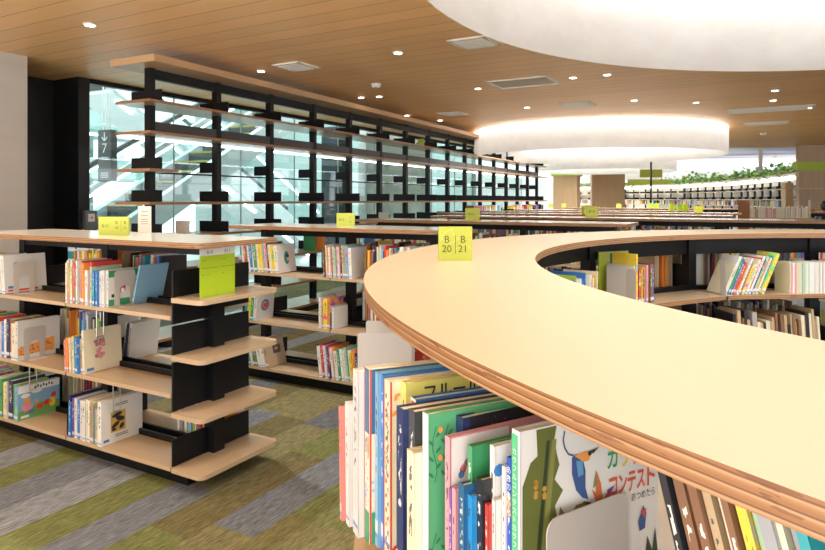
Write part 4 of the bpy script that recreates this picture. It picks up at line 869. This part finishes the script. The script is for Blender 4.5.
text_into(mb, 'あつめたら', 0.014, blk, P @ Matrix.Translation((0.236, h-0.136, 0.0008)), width=0.05)
mb.build('cover_art', o, fix=False)
# bookend before the bird book
bp = px(551, 560, 0.98); 
hb = NEAR[-1][0]
bx = Matrix.Rotation(hb.rotation_euler.z, 3, 'Z') @ Vector((0.0085 + 0.018, 0.030, 0))
bookend(Vector(hb.location) + bx - Vector((0, 0, 0.001)), hb.rotation_euler.z + R(4), 'large plain ivory bookend in front of the hummingbird picture book', w_=0.165, h=0.174, arch=False)
# books after the bookend, leaning left; shade under the counter put into dark covers
cols = ['black','brown','tan','brown','tan','cream','brown','yellow','pale green','grey','cream','grey','teal','teal','lime','cream','tan','navy','grey','black','navy','white','pale blue','teal','red','blue']
ang = 210.6; i = 0
for i, cn in enumerate(cols):
    t_ = (0.009, 0.012, 0.007, 0.010)[i % 4]
    da = math.degrees((t_ + 0.0015)/2.70/0.93); ang += da
    rr = 2.70 - 0.006*(i % 3)
    p = Vector((CX + rr*math.cos(R(ang)), CY + rr*math.sin(R(ang)), T_ + 0.001)); rz = R(ang + 180 - 90)
    lean = R(-17) if i < 13 else R(-6)
    book(p, rz, t_, (0.335, 0.34, 0.33)[i % 3], 0.21, cn, '%s book, %s shaded row under the counter, lower right' % (cn, ordn(i)), lean, None)
# the part of the row farther left round the curve: two plain bookends and books
for (xx, yy, ang, lb) in ((364, 335, 179.0, 'plain ivory bookend seen past the red edged book, below the counter curve'), (366, 321, 174.8, 'plain ivory bookend farther round the counter curve, pink edge behind it')):
    p = Vector((CX + 2.80*math.cos(R(ang)), CY + 2.80*math.sin(R(ang)), T_)); rz = R(ang + 90)
    bookend(p, rz, lb, w_=0.17, h=0.185, arch=False, solid_r=0.008)
def outer_arc(a0, a1, z, place, seed, pal=WT, rr=2.77, hr=(0.2, 0.27)):
    r = random.Random(seed); a = a0; i = 0
    while a < a1:
        t_ = r.uniform(0.010, 0.022); cn = r.choice(pal); a += math.degrees((t_ + 0.003)/rr)
        h = r.uniform(*hr); p = Vector((CX + rr*math.cos(R(a)), CY + rr*math.sin(R(a)), z + 0.001))
        book(p, R(a + 90), t_, h, 0.19, cn, ('%s %s book, %s, %s' % (sizeword(t_, h), cn, ordn(i), place)).strip()); i += 1
outer_arc(171.5, 173.8, T_, 'beyond the bookends under the counter curve', 71, ['pink','red','white','pink'])

# ------------------------------------------------------------------ signs
def sign_block(pos, rz, w_, h, d, label, texts, cat='sign', mm=None, group=None):
    o = empty('shelf_sign', pos, rz, label, cat, group)
    MB().box(-w_/2, w_/2, 0, d, 0.0005, h, mm or M_LIME).build('sign_body', o)
    mb = MB(); P = vert_plane((0, -0.0008, 0), (1, 0, 0))
    for (tx, x, y, s_) in texts:
        if tx == '|': stroke(mb, [(x*w_, y[0]*h), (x*w_, y[1]*h)], s_*h, M_INK, P)
        else: text_into(mb, tx, s_*h, M_INK, P @ Matrix.Translation((x*w_, y*h, 0)))
    if texts: mb.build('sign_lettering', o)
    return o
TWO = lambda a, b: [('B', -0.26, 0.62, 0.30), (a, -0.26, 0.34, 0.30), ('|', 0, (0.20, 0.76), 0.015), ('B', 0.22, 0.62, 0.30), (b, 0.22, 0.34, 0.30)]
p = px(455.5, 260.5, TOPZ); wq = 33.5*p.y/640
s = sign_block(p, R(1), wq, 0.121, 0.032, 'lime green block reading B 20 and B 21 on the round counter', TWO('20', '21'))
M_SWL = mat('pale_lime_swirl', (0.56, 0.62, 0.16), 0.5)
mb = MB(); P = vert_plane((0, -0.0004, 0), (1, 0, 0))
for (cx_, cy_, r_, a0, a1) in ((-0.02,0.10,0.035,180,330),(0.03,0.12,0.045,190,280),(-0.045,0.045,0.03,-60,80),(0.03,0.02,0.035,20,150),(0.0,0.06,0.055,100,170)):
    pts = [(cx_ + r_*math.cos(R(a0+(a1-a0)*i/14)), cy_ + r_*math.sin(R(a0+(a1-a0)*i/14))) for i in range(15)]
    pts = [q for q in pts if abs(q[0]) < wq/2 - 0.002 and 0.002 < q[1] < 0.119]
    if len(pts) > 1: stroke(mb, pts, 0.0022, M_SWL, P)
mb.build('swirl_print', s)
p = px(113.5, 235.2, TOPZ)
sign_block(p, R(0), 30*p.y/640, 0.113, 0.02, 'yellow green sign reading B10 on the front left bookcase counter', [('B10', -0.28, 0.5, 0.24), ('B', 0.10, 0.68, 0.22), ('10', 0.10, 0.40, 0.22), ('|', 0.25, (0.2, 0.8), 0.015), ('B', 0.38, 0.68, 0.22), ('11', 0.38, 0.40, 0.22)])
p = px(144.5, 233, TOPZ + 0.001)
o = empty('notice_card', p, 0, 'small white notice card standing on the front left bookcase counter', 'notice')
MB().box(-0.043, 0.043, 0, 0.004, 0, 0.175, M_PAPER).build('card', o); mb = MB()
for y_ in (0.14, 0.115, 0.09, 0.075, 0.06): stroke(mb, [(-0.022, y_), (0.022, y_)], 0.003, M_INKG, vert_plane((0, -0.0006, 0), (1, 0, 0)))
mb.build('print', o)
p = px(344, 226.9, TOPZ)
sign_block(p + Vector((0, 0.12, 0)), 0, 18.5*p.y/640, 0.108, 0.03, 'lime sign reading B12 on the second bookcase counter', [('B12', -0.22, 0.5, 0.28), ('11', 0.26, 0.66, 0.2), ('13', 0.26, 0.34, 0.2)])
p = W(6.1, 0); 
def on_top(n, xx): k_ = (xx - 412.5)/640; Y = n/(NV.x*k_ + NV.y); return Vector((k_*Y, Y, TOPZ))
for n_, xx, wpx, hpx, lb, tx, mm in ((6.25, 472.5, 14, 12, 'lime sign reading B14 on the third bookcase counter, left of centre', [('B14', -0.1, 0.5, 0.30)], None),
    (8.2, 592, 12, 10.5, 'lime sign reading B16 on the fourth bookcase counter, right one of an overlapping pair', [('B16', 0, 0.5, 0.36)], None),
    (9.8, 586.5, 9.5, 8.5, 'lime sign partly hidden behind the B16 one', [('B1', -0.15, 0.6, 0.36)], None),
    (11.6, 699, 8, 6.5, 'small yellow sign on the sixth bookcase counter', [], mat('yellow_card', (0.80, 0.82, 0.08), 0.5))):
    p = on_top(n_, xx); sign_block(p, 0, wpx*p.y/640, hpx*p.y/640, 0.03, lb, tx, mm=mm)
for i, xx in enumerate((551, 564, 619)):
    p = on_top(17.3 if i < 3 else 17, xx); sign_block(p, 0, 0.12, 0.11, 0.03, 'tiny lime sign on the farthest bookcase, %s' % ('left of the first wood column', 'in front of the first wood column', 'in front of the second wood column')[i], [], group='far lime signs')
for i, (xx, n_) in enumerate(((651, 17.2), (657, 17.2), (672, 13.7), (680, 13.7), (686, 13.7))):
    p = on_top(n_, xx)
    sign_block(p, 0, 0.10, 0.13, 0.03, 'tiny lime sign under the far light band, %s of the row of five' % ('leftmost','second','middle','fourth','rightmost')[i], [], mm=M_LIME2, group='row of five far lime signs')
sign_block(TSO + TSX*0.2 + TSY*(6.25*SW) + Vector((0, 0, 2.511)), R(-10), 0.12, 0.12, 0.03, 'small lime sign high on the tall black shelving', [('B', 0, 0.5, 0.4)])
# hanging lime sheet at the end of the left bookcase
o = empty('end_sign', W(2.26 + 0.30 + 0.04, 2.585, 1.001), GRZ, 'lime green sheet with white heading B10 B11 on the end of the left bookcase', 'sign')
k_ = 0.13
MB().box(0.0, 0.003, -0.256, -0.01, 0.0, 0.215, M_LIME2).build('lime_sheet', o); MB().box(0.0, 0.003, -0.256, -0.01, 0.215, 0.25, M_PAPER).build('heading_strip', o)
mb = MB(); P = Matrix(((0,0,1,0.0036),(1,0,0,0),(0,1,0,0),(0,0,0,1)))
text_into(mb, 'B10', 0.028, M_INKG, P @ Matrix.Translation((-0.19, 0.231, 0))); text_into(mb, 'B11', 0.028, M_INKG, P @ Matrix.Translation((-0.065, 0.231, 0)))
M_IN2 = mat('olive_print', (0.20, 0.30, 0.01), 0.6)
for (x0, x1, y) in ((-0.14,-0.11,0.19),(0.0,0.03,0.19),(-0.14,-0.03,0.15),(-0.01,0.09,0.15),(-0.14,-0.12,0.115),(-0.105,-0.09,0.115),(0.0,0.015,0.115)): stroke(mb, [(x0-0.105,y),(x1-0.105,y)], 0.004, M_IN2, P)
mb.build('sign_lettering', o)

# ------------------------------------------------------------------ ceiling fittings
def fabric(name):
    m = bpy.data.materials.new(name); m.use_nodes = True; t = NT(m); N = t.t.nodes; out = N['Material Output']
    tc = t.n('ShaderNodeTexCoord'); nz = t.noise(t.mapped(tc.outputs['Object'], (1, 1, 1.6)), 3.0, 6, 0.65)
    c = t.ramp(nz, [(0.35, (0.88, 0.86, 0.845)), (0.6, (0.94, 0.925, 0.915))])
    tr = t.n('ShaderNodeBsdfTranslucent'); df = t.n('ShaderNodeBsdfDiffuse'); mx = t.n('ShaderNodeMixShader'); mx.inputs[0].default_value = 0.48
    t.l(c, tr.inputs[0]); t.l(c, df.inputs[0]); t.l(tr.outputs[0], mx.inputs[1]); t.l(df.outputs[0], mx.inputs[2]); t.l(mx.outputs[0], out.inputs[0])
    N.remove(t.b); return m
M_RING0 = mat('led_ring_overhead', (1, 1, 1), 0.5, 0, (1, 0.97, 0.93), 5.0)
M_RING = mat('led_ring', (1, 1, 1), 0.5, 0, (1, 0.97, 0.93), RING_L)
M_FAB = fabric('white_drum_fabric')
M_DIF = mat('glowing_drum_diffuser', (0.9, 0.9, 0.9), 0.6, 0, (1.0, 0.98, 0.955), DRUM_L)
M_DIF2 = mat('bright_drum_diffuser', (0.9, 0.9, 0.9), 0.6, 0, (1.0, 0.97, 0.93), 4.2)
def drum(x, y, r, label, zb=2.48, zt=3.045, mr=None, md=None):
    o = empty('drum_light', (x, y, zt), 0, label, 'light')
    n = 96; mb = MB(); vs = []
    for z in (zb - zt, 0):
        for q in (r, r - 0.012): vs += [Vector((q*math.cos(2*math.pi*i/n), q*math.sin(2*math.pi*i/n), z)) for i in range(n)]
    fs = []
    for i in range(n):
        j = (i+1) % n; fs += [(i, j, 2*n+j, 2*n+i), (n+j, n+i, 3*n+i, 3*n+j), (j, i, n+i, n+j)]
    mb.add(vs, fs, M_FAB); mb.build('fabric_shade', o, smooth=True)
    mb = MB(); mb.cyl(0, 0, -0.03, -0.01, r - 0.02, md or M_DIF, 96); mb.build('diffuser', o)
    mb = MB(); a_ = arc(r - 0.045, 0, 360, 96)
    for p_, q_ in zip(a_[:-1], a_[1:]): mb.bar((*p_, -0.06), (*q_, -0.06), 0.02, 0.03, mr or M_RING)
    mb.build('led_ring', o)
    return o
drum(2.52, 2.25, 2.60, 'huge white fabric drum light overhead above the round counter', mr=M_RING0)
drum(15.2*math.sin(R(15.9)), 15.2*math.cos(R(15.9)), 2.745, 'second white fabric drum light hanging beyond the counters', md=M_DIF2)
drum(6.66, 22.5, 2.45, 'third white fabric drum light, partly hidden by the second', md=M_DIF2)
drum(9.7, 33.6, 3.1, 'farthest white fabric drum light, low near the far columns', zb=2.45, md=M_DIF2)
mb = MB(); mb.box(-14, 9.1, 39.9, 40, 0, 3.05, mat('far_white_wall', (0.62, 0.66, 0.64), 0.7)); struct(mb, 'wall_back')
M_DL = mat('downlight_lens', (1, 1, 1), 0.4, 0, (1, 0.93, 0.82), 9.0); M_RIM = mat('downlight_rim', (0.75, 0.73, 0.70), 0.4)
DLS = [(90,24),(261,70.5),(398,52),(361,97),(379,96),(440,120),(407,115),(478,88),(573,77),(607,74),(527,107),(634,100),(696,102),(775,90),(773,100),(811,107)]
for i, (x, y) in enumerate(DLS):
    p = px(x, y, CZ); o = empty('downlight', p, 0, None, 'downlight', 'ceiling downlights')
    tag(o, 'small round recessed downlight in the oak ceiling, %s' % ['top left of the picture','above the left end of the tall shelving','between two vents near the top','left of the pair over the tall shelving','right of the pair over the tall shelving','just left of the second drum','small one left of the second drum','above the far vent','near the large overhead drum','under the large overhead drum rim','before the second drum','above the second drum','above the right of the second drum','right side, upper one by the vent','right side, lower one by the vent','rightmost near the wood column'][i])
    MB().cyl(0, 0, -0.012, -0.001, 0.058, M_RIM, 20).build('rim', o)
    MB().cyl(0, 0, -0.015, -0.0125, 0.040, M_DL, 16).build('lens', o)
    if p.y < 14 and i not in (1, 3, 4, 5, 6, 14):
        ld = bpy.data.lights.new('downlight_lamp', 'SPOT'); ld.energy = SPOT_W; ld.spot_size = R(100); ld.spot_blend = 0.6; ld.shadow_soft_size = 0.03; ld.color = (1, 0.95, 0.87)
        lo = bpy.data.objects.new('lamp', ld); col.objects.link(lo); lo.parent = o; lo.location = (0, 0, -0.03)
# downlights outside the frame that light the foreground (the same grid, continued)
for i, (x, y) in enumerate([(-1.35, 4.35), (-2.9, 3.0), (-0.35, 2.2), (-1.9, 0.2)]):
    o = empty('downlight', (x, y, CZ), 0, 'recessed downlight overhead, %s' % ('behind the end of the left bookcase', 'over the front of the left bookcase', 'over the aisle beside the round counter', 'over the near left aisle')[i], 'downlight', 'downlights over the near aisle')
    MB().cyl(0, 0, -0.012, -0.001, 0.058, M_RIM, 20).build('rim', o); MB().cyl(0, 0, -0.015, -0.0125, 0.040, M_DL, 16).build('lens', o)
    ld = bpy.data.lights.new('downlight_lamp', 'SPOT'); ld.energy = SPOT_W * (2.2, 1.0, 0.9, 0.8)[i]; ld.spot_size = R(110); ld.spot_blend = 0.5; ld.shadow_soft_size = 0.03; ld.color = (1, 0.95, 0.88)
    lo = bpy.data.objects.new('lamp', ld); col.objects.link(lo); lo.parent = o; lo.location = (0, 0, -0.03)
M_VENT = mat('vent_aluminium', (0.85, 0.80, 0.72), 0.4); M_VD = mat('vent_dark', (0.12, 0.10, 0.08), 0.6)
def vent(x, y, sx, sy, label, slats=5, plain=False):
    p = px(x, y, CZ); o = empty('ceiling_vent', p, GRZ, label, 'vent')
    mb = MB()
    for a in ((-sx, sx, -sy, -sy + 0.04), (-sx, sx, sy - 0.04, sy), (-sx, -sx + 0.04, -sy, sy), (sx - 0.04, sx, -sy, sy)): mb.box(*a, -0.018, -0.001, M_VENT)
    mb.build('frame', o)
    MB().box(-sx + 0.04, sx - 0.04, -sy + 0.04, sy - 0.04, -0.006, -0.001, mat('vent_mesh', (0.50, 0.46, 0.40), 0.6) if plain else M_VD).build('grille_back', o)
    if not plain:
        mb = MB()
        for i in range(slats):
            yy = -sy + 0.06 + (2*sy - 0.12)*(i + 0.5)/slats; mb.box(-sx + 0.04, sx - 0.04, yy - 0.012, yy + 0.012, -0.02, -0.008, M_VENT)
        mb.build('louvres', o)
vent(296, 66, 0.20, 0.20, 'square slatted ceiling vent above the tall shelving')
vent(474, 42, 0.20, 0.20, 'square slatted ceiling vent beside the large drum light')
vent(523, 82, 0.42, 0.30, 'large plain ceiling grille below the drum light', plain=True)
vent(453, 113.5, 0.22, 0.22, 'small slatted ceiling vent near the second drum')
vent(578, 104, 0.24, 0.22, 'slatted ceiling vent between the two drums')
vent(770, 109, 0.65, 0.28, 'wide ceiling vent at the right'); vent(766, 123, 0.4, 0.25, 'farther small ceiling vent at the right')
for i, (x, y) in enumerate(((763, 133), (376, 84))):
    p = px(x, y, CZ); o = MB().cyl(0, 0, -0.05, -0.001, 0.05, M_RIM, 16, 0.07).build('smoke_detector', loc=p); tag(o, ('small smoke detector on the far right ceiling', 'small smoke detector on the ceiling over the tall shelving')[i], 'detector')

# ------------------------------------------------------------------ far part of the room
def wood_column(x0, x1, Y, dep, label, xl=None, band=None, rz=0):
    X0 = (x0 - 412.5)/640*Y; X1 = (x1 - 412.5)/640*Y
    o = empty('column', ((X0+X1)/2, Y, 0), rz, label, 'column'); hw = (X1-X0)/2
    MB().box(-hw, hw, 0, dep, 0, CZ - 0.002, M_OAK).build('cladding', o)
    if band:
        MB().box(-hw - 0.08, hw + 0.08, -0.05, dep + 0.05, band[0], band[1], M_LIME2).build('lime_band', o)
    return o
wood_column(553, 577, 26, 0.5, 'oak clad square column with a lime band, left of the far pair', band=(2.46, 2.56), rz=GRZ)
wood_column(592, 625, 27.5, 0.3, 'wide oak clad column beyond the bookcases, right of the far pair')
c = wood_column(799, 900, 18, 0.15, 'large oak clad column with a lime band at the right edge', band=(2.33, 2.56))
MB().box(-1.9, 1.9, -0.12, 0.0, 1.80, 1.83, M_SHELF).build('ledge', c)
p = MB().box(10.72, 10.95, 18.4, 18.6, 0, 2.0, wood('pale_oak', (0.66, 0.48, 0.28), (0.6, 0.42, 0.24), 0.5, 2, 6)).build('wood_post'); tag(p, 'short pale wood post left of the large right column', 'post')
# taller wooden shelf end with books
o = empty('wooden_shelf', (W(12.6, 0.45, 0)), GRZ, 'reddish wood end panel shelving left of the far right bookcase', 'shelf')
MB().box(-0.09, 0.09, -0.02, 0.35, 0, 1.50, mat('reddish_wood', (0.30, 0.11, 0.035), 0.45)).build('end_panel', o)
for z in (0.1, 0.45, 0.82, 1.17): MB().box(0.09, 1.0, 0.0, 0.33, z, z + 0.025, M_SHELF).build('shelf', o)
MB().box(0.98, 1.0, 0.0, 0.33, 0, 1.5, M_SHELF).build('side_panel', o)
for z in (0.845, 1.195): far_books((W(12.6, 0.45, 0), GRZ), 0.1, 0.95, 0.02, z, 140 + int(z*10), hr=(0.15, 0.21), pal=['white','cream','pink','white','tan'])
# far curved wall
def wallseg(a, b, z0, z1, m, th=0.15, name=None):
    mb = MB(); A_ = Vector((*a, 0)); B_2 = Vector((*b, 0)); d = (B_2 - A_).normalized(); q = Vector((d.y, -d.x, 0))*th
    mb.prism([(A_.x, A_.y), (B_2.x, B_2.y), (B_2.x + q.x, B_2.y + q.y), (A_.x + q.x, A_.y + q.y)], z0, z1, m); return mb
FW = [(14.0, 22.0), (16.2, 31.0), (16.8, 39.0), (15.0, 45.0), (9.0, 48.0)]
M_FW = mat('far_shelving_wall', (0.66, 0.62, 0.52), 0.7)
for i in range(len(FW) - 1):
    struct(wallseg(FW[i], FW[i+1], 0, 2.75, M_FW), 'wall_far')
fs_ = empty('far_wall_shelving', (FW[0][0], FW[0][1], 0), 0, 'long black shelving against the far pale wall under a glowing band', 'shelf')
lb_ = empty('light_band', (FW[0][0], FW[0][1], 2.3), 0, 'long glowing light band running along the far wall below the plants', 'light')
org_ = Vector((FW[0][0], FW[0][1], 0)); posts = MB(); rails = MB(); plates = MB(); led = MB(); wood_ = MB(); plant = MB(); r3 = random.Random(5)
for i in range(len(FW) - 1):
    a = Vector((*FW[i], 0)) - org_; b = Vector((*FW[i+1], 0)) - org_; d = (b - a); L = d.length; d.normalize(); q = Vector((-d.y, d.x, 0))
    k_ = int(L/1.1)
    for j in range(k_ + 1):
        p = a + d*(L*j/k_) + q*0.25
        MB().box(p.x - 0.035, p.x + 0.035, p.y - 0.035, p.y + 0.035, 0, 2.2, M_BLK).build('post', fs_)
        for z in (1.50, 1.90): Mx = Matrix.Translation(p + Vector((0,0,z))) @ Matrix.Rotation(math.atan2(d.y, d.x), 4, 'Z'); MB().box(-0.3, 0.3, -0.2, 0.2, 0, 0.13, M_BLK, Mx).build('divider', fs_)
    for z in (0.6, 1.2, 1.5, 1.9): rails.bar(a + q*0.3 + Vector((0,0,z)), b + q*0.3 + Vector((0,0,z)), 0.4, 0.03, M_SHELF)
    led.bar(a + q*0.45 + Vector((0,0,0)), b + q*0.45 + Vector((0,0,0)), 0.12, 0.14, M_LEDF)
    wood_.bar(a + q*0.3 + Vector((0,0,2.42)), b + q*0.3 + Vector((0,0,2.42)), 0.5, 0.10, M_SHELF)
    for s_ in range(int(L*85)):
        p = a + d*r3.uniform(0, L) + q*r3.uniform(0.15, 0.6) + Vector((0,0,2.45 + abs(r3.gauss(0, 0.20)) - (0.15 if r3.random() < 0.3 else 0)))
        an = r3.uniform(0, 6.3); sz = r3.uniform(0.12, 0.24); d1 = Vector((math.cos(an), math.sin(an), r3.uniform(-0.8, 1)))*sz; d2 = Vector((-math.sin(an), math.cos(an), r3.uniform(-0.3, 0.3)))*sz*0.45
        p += org_; plant.add([p, p + d1*0.5 + d2, p + d1, p + d1*0.5 - d2], [(0,1,2,3)], (M_LEAF, mat('bright_leaf', (0.42, 0.62, 0.18), 0.5))[s_ % 2])
    far_books(((a + org_)[:2] + (0,), math.atan2(d.y, d.x) + math.pi), -L, 0, -0.5, 1.215, 150 + i, gap=0.1)
rails.build('shelves', fs_); wood_.build('top_board', fs_); led.build('led_tube', lb_)
tag(plant.build('trailing_plants', fix=False), 'bank of trailing green plants along the top of the far wall', 'plants', kind='stuff')
tag(FAR.build('distant_books', fix=False), 'rows of small colourful books filling the distant bookcases', 'books', kind='stuff')
# hanging sign pole and green far banner
o = empty('hanging_sign', ((651-412.5)/640*20, 20, 0), 0, 'lime sign on a thin black pole in front of the far plants', 'sign')
MB().cyl(0, 0, 0, 2.75, 0.03, M_BLK, 10).build('pole', o); MB().box(-0.35, 0.35, -0.02, 0.02, 2.2, 2.45, M_LIME).build('sign_board', o)
mb = MB().box(9.75, 11.7, 29.0, 29.04, 2.2, 2.42, M_LIME); tag(mb.build('lime_banner'), 'long lime banner strip below the drum lights right of the far columns', 'sign')
mb = MB(); mb.cyl(0, 0, 0, 1.1, 0.06, M_WHITE, 10); o = mb.build('ceiling_pipe', loc=((760.5-412.5)/640*19.6, 19.6, 2.35)); tag(o, 'short pale vertical pipe hanging at the edge of the high ceiling', 'pipe')

# ------------------------------------------------------------------ person at the right edge, mostly behind the far bookcase
def person(loc, rz):
    o = empty('person', loc, rz, 'dark haired person at the right edge behind the far bookcase', 'person')
    V = [(0,0,0.80),(0,0,1.0),(0,0,1.16),(0,0,1.235),(0,0,1.30),(-0.16,0,1.15),(-0.20,-0.05,0.92),(-0.15,-0.20,0.78),(0.16,0,1.15),(0.20,-0.05,0.92),(0.15,-0.20,0.78),(-0.09,0,0.74),(-0.09,-0.02,0.40),(-0.09,0,0.05),(-0.09,-0.12,0.03),(0.09,0,0.74),(0.09,-0.02,0.40),(0.09,0,0.05),(0.09,-0.12,0.03)]
    E = [(0,1),(1,2),(2,3),(3,4),(2,5),(5,6),(6,7),(2,8),(8,9),(9,10),(0,11),(11,12),(12,13),(13,14),(0,15),(15,16),(16,17),(17,18)]
    RR = [0.13,0.12,0.12,0.05,0.055,0.055,0.042,0.03,0.055,0.042,0.03,0.085,0.055,0.04,0.035,0.085,0.055,0.04,0.035]
    me = bpy.data.meshes.new('body'); me.from_pydata(V, E, []); b = bpy.data.objects.new('body', me); col.objects.link(b); b.parent = o
    me.materials.append(mat('blue_grey_shirt', (0.10, 0.13, 0.20), 0.8))
    sk = b.modifiers.new('skin', 'SKIN'); 
    for i, r_ in enumerate(RR): me.skin_vertices[0].data[i].radius = (r_, r_*0.8)
    me.skin_vertices[0].data[0].use_root = True
    b.modifiers.new('sub', 'SUBSURF').levels = 2; b.modifiers['sub'].render_levels = 2
    def ell(name, c, r3_, m, cut=None):
        mb = MB(); n1, n2 = 20, 12; vs = []
        for j in range(n2 + 1):
            ph = math.pi*j/n2
            for i in range(n1): a = 2*math.pi*i/n1; vs.append(Vector((c[0] + r3_[0]*math.sin(ph)*math.cos(a), c[1] + r3_[1]*math.sin(ph)*math.sin(a), c[2] + r3_[2]*math.cos(ph))))
        fs2 = [(j*n1+i, j*n1+(i+1)%n1, (j+1)*n1+(i+1)%n1, (j+1)*n1+i) for j in range(n2) for i in range(n1)]
        if cut: fs2 = [f_ for f_ in fs2 if cut(sum((vs[q] for q in f_), Vector())/4)]
        mb.add(vs, fs2, m); return mb.build(name, o, smooth=True, fix=False)
    skin = mat('skin', (0.62, 0.38, 0.27), 0.55)
    ell('head', (0, 0, 1.37), (0.075, 0.09, 0.11), skin); ell('hair', (0, 0.008, 1.385), (0.086, 0.10, 0.115), mat('black_hair', (0.012, 0.010, 0.010), 0.5), lambda c: c.y > -0.03 or c.z > 1.42)
    ell('nose', (0, -0.092, 1.36), (0.012, 0.015, 0.02), skin)
    for s in (-1, 1): ell('ear', (s*0.078, 0.0, 1.365), (0.012, 0.02, 0.03), skin); ell('eye', (s*0.03, -0.082, 1.385), (0.011, 0.008, 0.007), mat('eye', (0.02, 0.015, 0.012), 0.2)); ell('hand', (s*0.15, -0.22, 0.76), (0.03, 0.05, 0.03), skin)
    ell('mouth', (0, -0.082, 1.325), (0.022, 0.008, 0.005), mat('lips', (0.45, 0.16, 0.13), 0.5))
person(((824.5-412.5)/640*14.2, 14.2, -0.02), R(160))
print('BOOKS', COUNT[0])
